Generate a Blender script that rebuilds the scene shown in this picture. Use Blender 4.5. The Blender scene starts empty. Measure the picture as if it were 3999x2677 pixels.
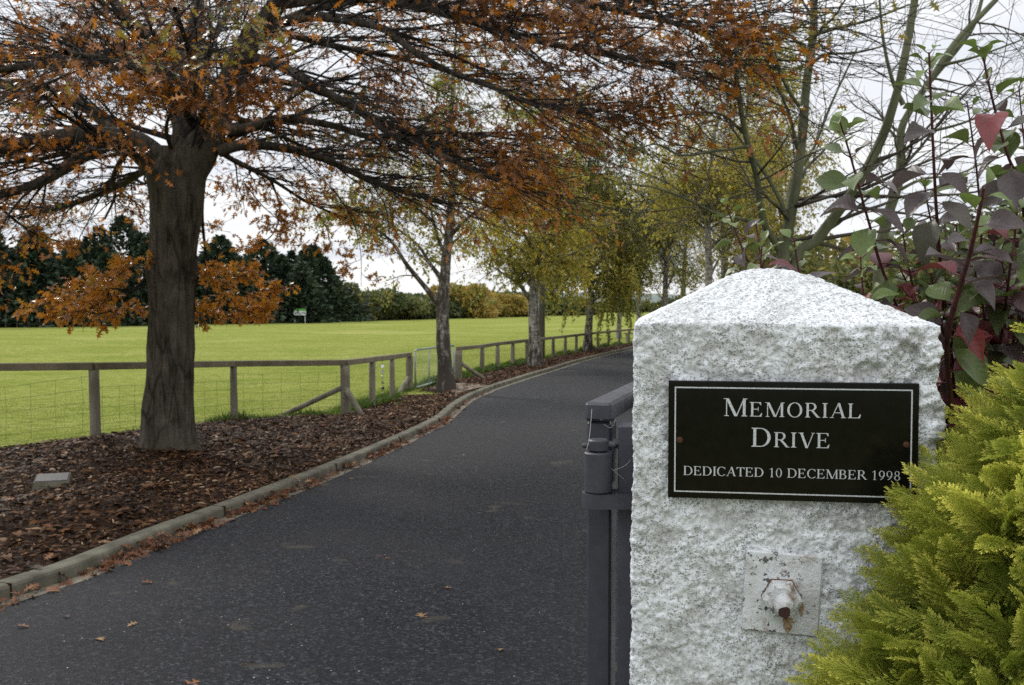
import bpy, math, random
import numpy as np
from mathutils import Vector

SC = bpy.context.scene
COL = SC.collection
rad = math.radians

# ------------------------------------------------------------------ camera
F_PX, HZ, S = 967.0, 301.7, 2.2871          # focal length in pixels, horizon row, plan scale
CAMZ = 1.6
PITCH = math.atan((342.5 - HZ) / F_PX)
cam_d = bpy.data.cameras.new("camera")
cam = bpy.data.objects.new("camera", cam_d)
COL.objects.link(cam)
cam.location = (0, 0, CAMZ)
cam.rotation_euler = (math.pi / 2 - PITCH, 0, 0)
cam_d.sensor_width = 36.0
cam_d.lens = F_PX * 36.0 / 1024.0
cam_d.clip_start = 0.05
cam_d.clip_end = 6000
cam_d.dof.use_dof = True
cam_d.dof.focus_distance = 1.78
cam_d.dof.aperture_fstop = 14.0
SC.camera = cam

# ------------------------------------------------------------------ sky and sun
SUN_EL, SUN_AZ = 36.0, -38.0                # azimuth from +Y towards +X
w = bpy.data.worlds.new("World")
SC.world = w
w.use_nodes = True
nt = w.node_tree
nt.nodes.clear()
L = nt.links.new
out = nt.nodes.new("ShaderNodeOutputWorld")
bg = nt.nodes.new("ShaderNodeBackground")
bg.inputs[1].default_value = 0.1
sky = nt.nodes.new("ShaderNodeTexSky")
sky.sky_type = 'NISHITA'
sky.sun_disc = False
sky.sun_elevation = rad(SUN_EL)
sky.sun_rotation = rad(SUN_AZ % 360)
tc = nt.nodes.new("ShaderNodeTexCoord")
sep = nt.nodes.new("ShaderNodeSeparateXYZ")
L(tc.outputs["Generated"], sep.inputs[0])
zc = nt.nodes.new("ShaderNodeMath"); zc.operation = 'MAXIMUM'; zc.inputs[1].default_value = 0.03
L(sep.outputs[2], zc.inputs[0])
zo = nt.nodes.new("ShaderNodeMath"); zo.operation = 'ADD'; zo.inputs[1].default_value = 0.06
L(zc.outputs[0], zo.inputs[0])
dv = nt.nodes.new("ShaderNodeVectorMath"); dv.operation = 'DIVIDE'
L(tc.outputs["Generated"], dv.inputs[0]); L(zo.outputs[0], dv.inputs[1])
sq = nt.nodes.new("ShaderNodeMapping"); sq.inputs["Scale"].default_value = (0.35, 0.9, 0.0)
L(dv.outputs[0], sq.inputs[0])
cn = nt.nodes.new("ShaderNodeTexNoise"); cn.inputs["Scale"].default_value = 0.7
cn.inputs["Detail"].default_value = 7; cn.inputs["Roughness"].default_value = 0.52
L(sq.outputs[0], cn.inputs["Vector"])
cr = nt.nodes.new("ShaderNodeValToRGB")
cr.color_ramp.elements[0].position = 0.34; cr.color_ramp.elements[0].color = (8.0, 8.4, 9.3, 1)
cr.color_ramp.elements[1].position = 0.54; cr.color_ramp.elements[1].color = (10.6, 10.7, 10.8, 1)
L(cn.outputs[0], cr.inputs[0])
# an overcast sky is about three times brighter overhead than at the horizon
el = nt.nodes.new("ShaderNodeMapRange"); el.interpolation_type = 'SMOOTHSTEP'
el.inputs[1].default_value = 0.22; el.inputs[2].default_value = 0.85
el.inputs[3].default_value = 1.0; el.inputs[4].default_value = 1.9
L(sep.outputs[2], el.inputs[0])
mu = nt.nodes.new("ShaderNodeVectorMath"); mu.operation = 'SCALE'
L(cr.outputs[0], mu.inputs[0]); L(el.outputs[0], mu.inputs[3])
mx = nt.nodes.new("ShaderNodeMix"); mx.data_type = 'RGBA'; mx.inputs[0].default_value = 0.93
L(sky.outputs[0], mx.inputs[6]); L(mu.outputs[0], mx.inputs[7])
L(mx.outputs[2], bg.inputs[0]); L(bg.outputs[0], out.inputs[0])

sun_d = bpy.data.lights.new("sun", 'SUN')
sun_d.energy = 2.0
sun_d.angle = rad(10)
sun_d.color = (1.0, 0.95, 0.86)
sun = bpy.data.objects.new("sun", sun_d)
COL.objects.link(sun)
sv = Vector((math.sin(rad(SUN_AZ)) * math.cos(rad(SUN_EL)), math.cos(rad(SUN_AZ)) * math.cos(rad(SUN_EL)), math.sin(rad(SUN_EL))))
sun.rotation_euler = sv.to_track_quat('Z', 'Y').to_euler()

SC.view_settings.view_transform = 'Standard'
SC.view_settings.look = 'None'
SC.view_settings.exposure = 0.0
SC.view_settings.gamma = 1.0
SC.cycles.max_bounces = 8
SC.cycles.diffuse_bounces = 3
SC.cycles.transmission_bounces = 4
SC.cycles.transparent_max_bounces = 4
SC.cycles.use_denoising = False
SC.cycles.sample_clamp_indirect = 2.5
SC.cycles.sample_clamp_direct = 6.0

# ------------------------------------------------------------------ maths helpers
rng = np.random.default_rng(11)
TAB = np.random.default_rng(5).random((64, 64, 64))


def vnoise(p):
    """value noise in 0..1 of points (N,3)"""
    i = np.floor(p).astype(int)
    f = p - i
    f = f * f * (3 - 2 * f)
    r = 0
    for dx in (0, 1):
        for dy in (0, 1):
            for dz in (0, 1):
                wgt = (f[:, 0] if dx else 1 - f[:, 0]) * (f[:, 1] if dy else 1 - f[:, 1]) * (f[:, 2] if dz else 1 - f[:, 2])
                r = r + wgt * TAB[(i[:, 0] + dx) % 64, (i[:, 1] + dy) % 64, (i[:, 2] + dz) % 64]
    return r


def worley(p):
    i = np.floor(p).astype(int)
    best = np.full(len(p), 9.0)
    for dx in (-1, 0, 1):
        for dy in (-1, 0, 1):
            for dz in (-1, 0, 1):
                c = i + [dx, dy, dz]
                a, b, e = c[:, 0] % 64, c[:, 1] % 64, c[:, 2] % 64
                q = np.stack([TAB[a, b, e], TAB[b, e, a], TAB[e, a, (b + 17) % 64]], -1) + c - p
                best = np.minimum(best, (q * q).sum(1))
    return np.sqrt(best)


RM = np.linalg.qr(np.random.default_rng(8).normal(0, 1, (3, 3)))[0]
RM2 = np.linalg.qr(np.random.default_rng(18).normal(0, 1, (3, 3)))[0]


def sstep(a, b, x):
    t = np.clip((x - a) / (b - a), 0, 1)
    return t * t * (3 - 2 * t)


def ground(x, y):
    """height of the land"""
    x = np.asarray(x, float); y = np.asarray(y, float)
    yy = np.maximum(y, -12)
    g = -0.9 * (1 - np.exp(-yy / 36.0))
    return g - 0.17 * sstep(-4.2, -6.6, x) * sstep(8.5, 13.5, y) * (1 - sstep(25, 60, y))


CP, SP = math.cos(PITCH), math.sin(PITCH)


def ray(u, v):
    """direction through plan point (u,v), scaled so its y is 1"""
    x = (u / S - 512) / F_PX
    y = (342.5 - v / S) / F_PX
    d = np.array([x, CP + y * SP, -SP + y * CP])
    return d / d[1]


def P3(u, v, D):
    d = ray(u, v)
    return np.array([d[0] * D, D, CAMZ + d[2] * D])


def at(u, v, dz=0.0):
    """where the land lies along plan point (u,v)"""
    d = ray(u, v)
    lo, hi = 0.5, 400.0
    for _ in range(60):
        m = (lo + hi) / 2
        if CAMZ + d[2] * m > ground(d[0] * m, m) + dz:
            lo = m
        else:
            hi = m
    m = (lo + hi) / 2
    return np.array([d[0] * m, m, float(ground(d[0] * m, m)) + dz])


def norm(a):
    return a / np.maximum(np.linalg.norm(a, axis=-1, keepdims=True), 1e-9)


def catmull(pts, n):
    p = np.asarray(pts, float)
    p = np.vstack([2 * p[0] - p[1], p, 2 * p[-1] - p[-2]])
    m = len(p) - 3
    t = np.linspace(0, m - 1e-6, n)
    i = t.astype(int)
    f = (t - i)[:, None]
    a, b, c, d = p[i], p[i + 1], p[i + 2], p[i + 3]
    return 0.5 * (2 * b + (c - a) * f + (2 * a - 5 * b + 4 * c - d) * f ** 2 + (3 * b - a - 3 * c + d) * f ** 3)


# ------------------------------------------------------------------ mesh helpers
class MB:
    def __init__(self):
        self.v, self.f, self.t, self.w, self.n, self.mi = [], [], [], [], 0, []

    def add(self, v, f, t=0.0, w=0.0, mi=0):
        v = np.asarray(v, float).reshape(-1, 3)
        for q in (f if isinstance(f, list) and len(f) and isinstance(f[0], np.ndarray) else [np.asarray(f, int)]):
            self.f.append(q + self.n)
            self.mi.append(np.full(len(q), mi))
        self.v.append(v)
        self.t.append(np.broadcast_to(np.asarray(t, float), (len(v),)))
        self.w.append(np.broadcast_to(np.asarray(w, float), (len(v),)))
        self.n += len(v)

    def box(self, c, size, ax=None, t=0.0, bev=0.0):
        """box, optionally chamfered, centre c, axes ax (rows)"""
        s = np.array(size, float) / 2
        ax = np.eye(3) if ax is None else np.asarray(ax, float)
        b = bev
        if b <= 0:
            v = np.array([[x, y, z] for x in (-1, 1) for y in (-1, 1) for z in (-1, 1)]) * s
            f = np.array([[0, 1, 3, 2], [4, 6, 7, 5], [0, 4, 5, 1], [2, 3, 7, 6], [0, 2, 6, 4], [1, 5, 7, 3]])
            self.add(v @ ax + np.asarray(c), f, t)
            return
        v, ix = [], {}
        for sx in (-1, 1):
            for sy in (-1, 1):
                for sz in (-1, 1):
                    for k in range(3):
                        p = np.array([sx, sy, sz], float) * (s - b)
                        p[k] = (sx, sy, sz)[k] * s[k]
                        ix[(sx, sy, sz, k)] = len(v)
                        v.append(p)
        f4, f3 = [], []
        for k in range(3):
            a, c2 = (k + 1) % 3, (k + 2) % 3
            for sk in (-1, 1):
                q = []
                for (sa, sc) in ((-1, -1), (1, -1), (1, 1), (-1, 1)):
                    g = [0, 0, 0]; g[k] = sk; g[a] = sa; g[c2] = sc
                    q.append(ix[(*g, k)])
                f4.append(q if sk > 0 else q[::-1])
            for sa in (-1, 1):
                for sc in (-1, 1):
                    g0 = [0, 0, 0]; g0[a] = sa; g0[c2] = sc
                    lo, hi = g0[:], g0[:]
                    lo[k] = -1; hi[k] = 1
                    q = [ix[(*lo, a)], ix[(*hi, a)], ix[(*hi, c2)], ix[(*lo, c2)]]
                    f4.append(q if sa * sc < 0 else q[::-1])
        for sx in (-1, 1):
            for sy in (-1, 1):
                for sz in (-1, 1):
                    q = [ix[(sx, sy, sz, k)] for k in range(3)]
                    f3.append(q if sx * sy * sz > 0 else q[::-1])
        self.add(np.array(v) @ ax + np.asarray(c), [np.array(f4), np.array(f3)], t)

    def tubes(self, P, R, sides=5, t=0.0, wv=None, cap=False, rough=0.0, rs=6.0, lobes=None):
        P = np.asarray(P, float); R = np.asarray(R, float)
        if P.ndim == 2:
            P = P[None]; R = R[None]
        B, n, _ = P.shape
        if B == 0:
            return
        T = norm(np.gradient(P, axis=1))
        m = norm(P[:, -1] - P[:, 0])
        a = np.cross(m, [0, 0, 1.0])
        bad = np.linalg.norm(a, axis=1) < 0.15
        a[bad] = [1, 0, 0]
        a = norm(a)[:, None, :]
        N = norm(a - (a * T).sum(-1, keepdims=True) * T)
        Bn = np.cross(T, N)
        an = np.arange(sides) * 2 * math.pi / sides
        ring = np.cos(an)[:, None] * N[:, :, None, :] + np.sin(an)[:, None] * Bn[:, :, None, :]
        rr = np.broadcast_to(R[:, :, None, None], (B, n, sides, 1))
        if lobes is not None:
            rr = rr * (1 + lobes[None, :, None, None] * (np.sin(an * 5 + 0.6) + 0.6 * np.sin(an * 3 + 2.0))[None, None, :, None])
        if rough > 0:
            q = (P[:, :, None, :] + ring * rr).reshape(-1, 3)
            k = (vnoise(q * [rs * 3, rs * 3, rs] + 7) + 0.5 * vnoise(q * [rs * 8, rs * 8, rs * 2.2] + 31) - 0.75).reshape(B, n, sides, 1)
            rr = rr * (1 + rough * k)
        V = P[:, :, None, :] + rr * ring
        b = (np.arange(B) * n * sides)[:, None, None]
        j = (np.arange(n - 1) * sides)[None, :, None]
        k = np.arange(sides)[None, None, :]
        k2 = (k + 1) % sides
        q = np.stack([b + j + k, b + j + k2, b + j + sides + k2, b + j + sides + k], -1).reshape(-1, 4)
        tt = np.broadcast_to(np.asarray(t, float).reshape(-1, 1, 1), (B, n, sides)).reshape(-1)
        ww = 0.0 if wv is None else np.broadcast_to(np.asarray(wv, float).reshape(1, -1, 1) if np.ndim(wv) == 1 else wv[:, :, None], (B, n, sides)).reshape(-1)
        fs = [q]
        if cap:
            fs.append((b[:, 0] + np.arange(sides)[None, ::-1]))
            fs.append((b[:, 0] + (n - 1) * sides + np.arange(sides)[None, :]))
        self.add(V.reshape(-1, 3), fs, tt, ww)

    def cyl(self, a, b, r, sides=12, t=0.0, bev=0.0):
        a = np.asarray(a, float); b = np.asarray(b, float)
        if bev > 0:
            d = norm(b - a) * bev
            P = [a, a + d, b - d, b]; R = [r - bev, r, r, r - bev]
        else:
            P = [a, b]; R = [r, r]
        self.tubes(np.array(P), np.array(R), sides, t, cap=True)

    def grid(self, G, t=0.0, wv=0.0, closed=False):
        G = np.asarray(G, float)
        n, m, _ = G.shape
        i = np.arange(n - 1)[:, None]
        j = np.arange(m if closed else m - 1)[None, :]
        j2 = (j + 1) % m
        q = np.stack([i * m + j, i * m + j2, (i + 1) * m + j2, (i + 1) * m + j], -1).reshape(-1, 4)
        tt = t.reshape(-1) if isinstance(t, np.ndarray) else t
        ww = wv.reshape(-1) if isinstance(wv, np.ndarray) else wv
        self.add(G.reshape(-1, 3), q, tt, ww)

    def place(self, tv, tf, pos, X, Z, sc, t=0.0, w0=None):
        """copies of a small template: tv (k,3), tf index arrays, X forward, Z normal"""
        X = norm(X); Z = norm(Z - (Z * X).sum(-1, keepdims=True) * X)
        Y = np.cross(Z, X)
        N, k = len(pos), len(tv)
        sc = np.broadcast_to(np.asarray(sc, float), (N,))[:, None, None]
        V = pos[:, None, :] + sc * (tv[None, :, 0:1] * X[:, None, :] + tv[None, :, 1:2] * Y[:, None, :] + tv[None, :, 2:3] * Z[:, None, :])
        off = (np.arange(N) * k)[:, None, None]
        fs = [(off + q[None]).reshape(-1, q.shape[1]) for q in tf]
        tt = np.repeat(np.broadcast_to(np.asarray(t, float), (N,)), k)
        ww = 0.0 if w0 is None else np.tile(w0, N)
        self.add(V.reshape(-1, 3), fs, tt, ww)

    def build(self, name, mats, parent=None, smooth=False):
        me = bpy.data.meshes.new(name)
        v = np.vstack(self.v)
        if parent is not None:
            base = parent
            while base is not None:
                v = v - np.array(base.location)
                base = base.parent
        me.vertices.add(len(v))
        me.vertices.foreach_set("co", v.astype(np.float32).ravel())
        li = np.concatenate([q.ravel() for q in self.f])
        cnt = np.concatenate([np.full(len(q), q.shape[1]) for q in self.f])
        me.loops.add(len(li))
        me.loops.foreach_set("vertex_index", li.astype(np.int32))
        me.polygons.add(len(cnt))
        me.polygons.foreach_set("loop_start", (np.cumsum(cnt) - cnt).astype(np.int32))
        mats = mats if isinstance(mats, (list, tuple)) else [mats]
        for m in mats:
            me.materials.append(m)
        me.polygons.foreach_set("material_index", np.concatenate(self.mi).astype(np.int32))
        for nm, arr in (("tint", self.t), ("along", self.w)):
            at_ = me.attributes.new(nm, 'FLOAT', 'POINT')
            at_.data.foreach_set("value", np.concatenate(arr).astype(np.float32))
        me.update(calc_edges=True)
        me.validate()
        me.polygons.foreach_set("use_smooth", np.full(len(me.polygons), bool(smooth)))
        ob = bpy.data.objects.new(name, me)
        COL.objects.link(ob)
        if parent is not None:
            ob.parent = parent
        return ob


def thing(name, loc, label, cat, group=None):
    o = bpy.data.objects.new(name, None)
    COL.objects.link(o)
    o.location = tuple(float(q) for q in loc)
    o.empty_display_size = 0.1
    tag(o, label, cat, group)
    return o


def tag(o, label=None, cat=None, group=None, kind=None):
    for k, q in (("label", label), ("category", cat), ("group", group), ("kind", kind)):
        if q:
            o[k] = q
    return o


# ------------------------------------------------------------------ materials
def newmat(name):
    m = bpy.data.materials.new(name)
    m.use_nodes = True
    m.node_tree.nodes.clear()
    return m, m.node_tree


def N(t, typ, **kw):
    n = t.nodes.new(typ)
    for k, q in kw.items():
        if k.startswith("i_"):
            key = k[2:]
            n.inputs[int(key) if key.isdigit() else key.replace("_", " ")].default_value = q
        else:
            setattr(n, k, q)
    return n


def ramp(t, stops, src, interp='LINEAR'):
    r = t.nodes.new("ShaderNodeValToRGB")
    r.color_ramp.interpolation = interp
    e = r.color_ramp.elements
    while len(e) < len(stops):
        e.new(0.5)
    for k, (p, c) in enumerate(stops):
        e[k].position = p
        e[k].color = (c[0], c[1], c[2], 1) if not np.isscalar(c) else (c, c, c, 1)
    t.links.new(src, r.inputs[0])
    return r.outputs[0]


def mixc(t, fac, a, b, mode='MIX'):
    m = N(t, "ShaderNodeMix", data_type='RGBA', blend_type=mode)
    for s, q in ((0, fac), (6, a), (7, b)):
        if isinstance(q, bpy.types.NodeSocket):
            t.links.new(q, m.inputs[s])
        else:
            m.inputs[s].default_value = (q if np.isscalar(q) else (*q, 1)) if s else q
    return m.outputs[2]


def coords(t, scale=(1, 1, 1)):
    c = N(t, "ShaderNodeTexCoord")
    if tuple(scale) == (1, 1, 1):
        return c.outputs["Object"]
    mp = N(t, "ShaderNodeMapping")
    mp.inputs["Scale"].default_value = scale
    t.links.new(c.outputs["Object"], mp.inputs[0])
    return mp.outputs[0]


def noise(t, vec, scale, detail=4, rough=0.55):
    n = N(t, "ShaderNodeTexNoise", i_Scale=scale, i_Detail=detail, i_Roughness=rough)
    t.links.new(vec, n.inputs["Vector"])
    return n.outputs[0]


def voro(t, vec, scale, feature='F1'):
    n = N(t, "ShaderNodeTexVoronoi", feature=feature, i_Scale=scale)
    t.links.new(vec, n.inputs["Vector"])
    return n


def bump(t, h, strength=0.5, dist=0.01, prev=None):
    b = N(t, "ShaderNodeBump", i_Strength=strength, i_Distance=dist)
    t.links.new(h, b.inputs["Height"])
    if prev is not None:
        t.links.new(prev, b.inputs["Normal"])
    return b.outputs[0]


def pbsdf(t, col, rough=0.7, nrm=None, spec=0.4, metal=0.0):
    p = N(t, "ShaderNodeBsdfPrincipled")
    p.inputs["Roughness"].default_value = rough if np.isscalar(rough) else 0.5
    if not np.isscalar(rough):
        t.links.new(rough, p.inputs["Roughness"])
    p.inputs["Specular IOR Level"].default_value = spec
    p.inputs["Metallic"].default_value = metal
    if isinstance(col, bpy.types.NodeSocket):
        t.links.new(col, p.inputs["Base Color"])
    else:
        p.inputs["Base Color"].default_value = (*col, 1)
    if nrm is not None:
        t.links.new(nrm, p.inputs["Normal"])
    return p.outputs[0]


def outp(t, s):
    o = N(t, "ShaderNodeOutputMaterial")
    t.links.new(s, o.inputs[0])


def attr(t, name):
    return N(t, "ShaderNodeAttribute", attribute_name=name).outputs["Fac"]


def noisy(name, c1, c2, scale=8, rough=0.7, bstr=0.3, bdist=0.005, stretch=(1, 1, 1), spec=0.3, metal=0.0, bscale=None, detail=6):
    m, t = newmat(name)
    v = coords(t, stretch)
    n = noise(t, v, scale, detail, 0.62)
    c = ramp(t, [(0.33, c1), (0.68, c2)], n)
    h = noise(t, v, bscale or scale * 4, 5, 0.65)
    outp(t, pbsdf(t, c, rough, bump(t, h, bstr, bdist), spec, metal))
    return m


def leafmat(name, stops, trans=0.45, rough=0.45, spec=0.35, tip=None):
    """leaf colour comes from each leaf's own tint; thin blades pass light"""
    m, t = newmat(name)
    c = ramp(t, stops, attr(t, "tint"))
    if tip is not None:
        c = mixc(t, attr(t, "along"), c, tip)
    b = pbsdf(t, c, rough, None, spec)
    tr = N(t, "ShaderNodeBsdfTranslucent")
    t.links.new(c, tr.inputs[0])
    mm = N(t, "ShaderNodeMixShader", i_0=trans)
    t.links.new(b, mm.inputs[1]); t.links.new(tr.outputs[0], mm.inputs[2])
    outp(t, mm.outputs[0])
    return m


# asphalt: dark stone grains in binder, a few pale stones, faint dusty patches
m_road, t = newmat("asphalt")
v = coords(t)
vo = voro(t, v, 78)
g1 = N(t, "ShaderNodeSeparateColor"); t.links.new(vo.outputs["Color"], g1.inputs[0])
big = noise(t, v, 0.55, 5, 0.6)
c = ramp(t, [(0.0, (0.003, 0.0035, 0.005)), (0.5, (0.0095, 0.0104, 0.0135)), (0.85, (0.026, 0.027, 0.033)), (1.0, (0.075, 0.077, 0.083))], g1.outputs[0])
c = mixc(t, ramp(t, [(0.38, 0.0), (0.7, 0.55)], big), c, (0.027, 0.0265, 0.027))
vs = voro(t, v, 21)
gs = N(t, "ShaderNodeSeparateColor"); t.links.new(vs.outputs["Color"], gs.inputs[0])
mm = N(t, "ShaderNodeMath", operation='LESS_THAN'); mm.inputs[1].default_value = 0.085
t.links.new(vs.outputs["Distance"], mm.inputs[0])
m2 = N(t, "ShaderNodeMath", operation='GREATER_THAN'); m2.inputs[1].default_value = 0.86
t.links.new(gs.outputs[1], m2.inputs[0])
m3 = N(t, "ShaderNodeMath", operation='MULTIPLY'); t.links.new(mm.outputs[0], m3.inputs[0]); t.links.new(m2.outputs[0], m3.inputs[1])
c = mixc(t, m3.outputs[0], c, (0.5, 0.49, 0.46))
st = noise(t, coords(t, (1, 1, 1)), 2.6, 2, 0.4)
c = mixc(t, ramp(t, [(0.69, 0.0), (0.735, 0.5)], st), c, (0.085, 0.074, 0.054))
c = mixc(t, ramp(t, [(0.42, 0.0), (0.60, 0.55)], noise(t, coords(t, (1, 0.35, 1)), 0.9, 4, 0.6)), c, mixc(t, 0.5, c, (0.020, 0.021, 0.026)))
vcr = N(t, 'ShaderNodeTexVoronoi', feature='DISTANCE_TO_EDGE', i_Scale=0.32)
nw_ = N(t, 'ShaderNodeTexNoise', i_Scale=1.6, i_Detail=5.0); t.links.new(v, nw_.inputs['Vector'])
va = N(t, 'ShaderNodeVectorMath', operation='MULTIPLY_ADD'); va.inputs[1].default_value = (0.6, 0.6, 0.0); t.links.new(nw_.outputs['Color'], va.inputs[0]); t.links.new(v, va.inputs[2]); t.links.new(va.outputs[0], vcr.inputs['Vector'])
c = mixc(t, ramp(t, [(0.0, 0.0), (0.0035, 0.0)], vcr.outputs['Distance']), c, (0.008, 0.008, 0.009))
outp(t, pbsdf(t, c, 0.75, bump(t, vo.outputs["Distance"], 1.0, 0.008), 0.16))

m_kerb = noisy("kerb_concrete", (0.060, 0.056, 0.040), (0.160, 0.150, 0.112), 4, 0.9, 0.6, 0.007, bscale=60)
m_gutter = noisy("gutter_concrete", (0.12, 0.108, 0.080), (0.235, 0.215, 0.165), 6, 0.85, 0.4, 0.005, bscale=70)
m_soil = noisy("mulch_soil", (0.010, 0.006, 0.004), (0.045, 0.026, 0.017), 16, 0.95, 0.9, 0.03, bscale=30, spec=0.05)
m_dirt = noisy("trodden_dirt", (0.10, 0.075, 0.055), (0.22, 0.175, 0.13), 3.0, 0.9, 0.5, 0.01, bscale=30)
m_chip, t = newmat("bark_chips")
c = ramp(t, [(0.0, (0.012, 0.006, 0.003)), (0.40, (0.045, 0.022, 0.011)), (0.68, (0.135, 0.064, 0.026)), (0.85, (0.23, 0.150, 0.088)), (1.0, (0.48, 0.38, 0.26))], attr(t, "tint"))
outp(t, pbsdf(t, c, 0.55, bump(t, noise(t, coords(t), 120, 3), 0.3, 0.003), 0.06))

# grass sheet
m_grass, t = newmat("field_grass")
v = coords(t)
a = noise(t, v, 0.22, 5, 0.6)
b = noise(t, coords(t, (0.3, 1.0, 1)), 0.9, 6, 0.7)
d = noise(t, v, 26, 4, 0.7)
c = ramp(t, [(0.3, (0.205, 0.245, 0.052)), (0.72, (0.365, 0.375, 0.115))], a)
c = mixc(t, ramp(t, [(0.40, 0.0), (0.66, 0.6)], b), c, (0.42, 0.40, 0.150))
c = mixc(t, ramp(t, [(0.36, 0.85), (0.58, 0.0)], d), c, (0.080, 0.118, 0.012))
c = mixc(t, ramp(t, [(0.40, 0.55), (0.58, 0.0)], noise(t, coords(t, (0.7, 1, 1)), 4.5, 5, 0.7)), c, (0.105, 0.142, 0.020))
c = mixc(t, ramp(t, [(0.55, 0.0), (0.75, 0.5)], noise(t, coords(t, (0.5, 1, 1)), 0.09, 4, 0.6)), c, (0.45, 0.425, 0.18))
outp(t, pbsdf(t, c, 0.8, bump(t, d, 0.9, 0.05), 0.0))
m_blade = leafmat("grass_blades", [(0, (0.035, 0.070, 0.007)), (0.6, (0.095, 0.155, 0.014)), (1, (0.20, 0.23, 0.04))], 0.4, 0.5)

# oak bark, birch bark, green bare bark, red stems
m_oak, t = newmat("oak_bark")
v = coords(t, (1, 1, 0.22))
n1 = noise(t, v, 14, 6, 0.7)
n2 = noise(t, coords(t, (1, 1, 0.55)), 3.2, 5, 0.6)
c = ramp(t, [(0.32, (0.016, 0.012, 0.009)), (0.68, (0.105, 0.086, 0.066))], n1)
vc = N(t, 'ShaderNodeTexVoronoi', feature='DISTANCE_TO_EDGE', i_Scale=9.0); t.links.new(coords(t, (1, 1, 0.16)), vc.inputs['Vector'])
c = mixc(t, ramp(t, [(0.0, 0.75), (0.09, 0.0)], vc.outputs['Distance']), c, (0.008, 0.006, 0.005))
c = mixc(t, ramp(t, [(0.45, 0), (0.68, 0.5)], n2), c, (0.15, 0.132, 0.108))
c = mixc(t, ramp(t, [(0.52, 0), (0.7, 0.35)], noise(t, coords(t), 1.7, 3)), c, (0.05, 0.052, 0.028))
hb = noise(t, coords(t, (1, 1, 3.5)), 7, 3, 0.5)
outp(t, pbsdf(t, c, 0.85, bump(t, n1, 0.9, 0.035, bump(t, hb, 0.5, 0.02)), 0.12))
m_twig = noisy("oak_twig_bark", (0.008, 0.006, 0.005), (0.036, 0.031, 0.026), 12, 0.8, 0.3)

m_birch, t = newmat("birch_bark")
v = coords(t, (1, 1, 0.35))
n1 = noise(t, v, 9, 6, 0.72)
n2 = noise(t, coords(t, (0.7, 0.7, 6)), 5, 4, 0.6)
dark = N(t, "ShaderNodeMath", operation='ADD'); t.links.new(attr(t, "along"), dark.inputs[0]); t.links.new(n1, dark.inputs[1])
cw = ramp(t, [(0.36, (0.14, 0.12, 0.10)), (0.64, (0.44, 0.41, 0.37))], n2)
c = mixc(t, ramp(t, [(0.58, 0.0), (0.74, 1.0)], dark.outputs[0]), cw, (0.045, 0.036, 0.029))
outp(t, pbsdf(t, c, 0.7, bump(t, n1, 0.8, 0.03), 0.25))
m_bare = noisy("green_bark", (0.055, 0.062, 0.030), (0.145, 0.150, 0.092), 7, 0.8, 0.4, 0.008, (1, 1, 0.4), bscale=40)
m_baretwig = noisy("bare_twig_bark", (0.025, 0.020, 0.015), (0.10, 0.085, 0.065), 5, 0.75, 0.2)
m_stem = noisy("red_stem", (0.030, 0.009, 0.010), (0.085, 0.022, 0.026), 30, 0.5, 0.2, 0.002)
m_farbark = noisy("far_trunk_bark", (0.04, 0.03, 0.022), (0.12, 0.10, 0.08), 6, 0.9)

m_oakleaf = leafmat("oak_leaf", [(0, (0.090, 0.030, 0.009)), (0.28, (0.24, 0.085, 0.014)), (0.5, (0.46, 0.165, 0.018)), (0.66, (0.58, 0.25, 0.024)), (0.80, (0.36, 0.23, 0.028)), (1, (0.18, 0.18, 0.028))], 0.42, 0.28, 0.6)
m_birchleaf = leafmat("birch_leaf", [(0, (0.14, 0.165, 0.038)), (0.5, (0.31, 0.29, 0.065)), (0.8, (0.56, 0.44, 0.070)), (1, (0.70, 0.50, 0.070))], 0.52, 0.5)
m_darkneedle = leafmat("dark_conifer", [(0, (0.016, 0.030, 0.018)), (0.6, (0.040, 0.064, 0.034)), (1, (0.085, 0.115, 0.058))], 0.15, 0.7)
m_bushleaf = leafmat("bush_leaf", [(0, (0.036, 0.054, 0.018)), (0.45, (0.115, 0.135, 0.046)), (0.75, (0.21, 0.20, 0.055)), (1, (0.38, 0.26, 0.055))], 0.35, 0.6)
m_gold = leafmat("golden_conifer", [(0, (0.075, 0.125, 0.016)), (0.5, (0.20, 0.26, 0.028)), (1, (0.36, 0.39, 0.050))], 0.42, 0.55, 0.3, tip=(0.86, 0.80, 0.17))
m_inner = noisy("conifer_inner_twig", (0.03, 0.018, 0.010), (0.09, 0.05, 0.028), 30, 0.8)

# broad shrub leaf with side veins
m_broad, t = newmat("shrub_leaf")
c = ramp(t, [(0, (0.085, 0.012, 0.018)), (0.22, (0.210, 0.035, 0.040)), (0.36, (0.060, 0.035, 0.040)), (0.55, (0.105, 0.082, 0.085)), (0.68, (0.075, 0.105, 0.030)), (1, (0.150, 0.215, 0.050))], attr(t, "tint"))
wv = N(t, "ShaderNodeMath", operation='SINE')
mq = N(t, "ShaderNodeMath", operation='MULTIPLY'); mq.inputs[1].default_value = 40.0
t.links.new(attr(t, "along"), mq.inputs[0]); t.links.new(mq.outputs[0], wv.inputs[0])
vein = ramp(t, [(0.86, 0.0), (1.0, 0.30)], wv.outputs[0])
c = mixc(t, vein, c, mixc(t, 0.5, c, (0.18, 0.19, 0.12)))
c = mixc(t, ramp(t, [(0.5, 0.0), (0.72, 0.55)], noise(t, coords(t), 38, 5, 0.7)), c, (0.06, 0.045, 0.028))
bb = pbsdf(t, c, 0.42, bump(t, wv.outputs[0], 0.12, 0.0015), 0.5)
tr = N(t, "ShaderNodeBsdfTranslucent"); t.links.new(c, tr.inputs[0])
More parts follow.
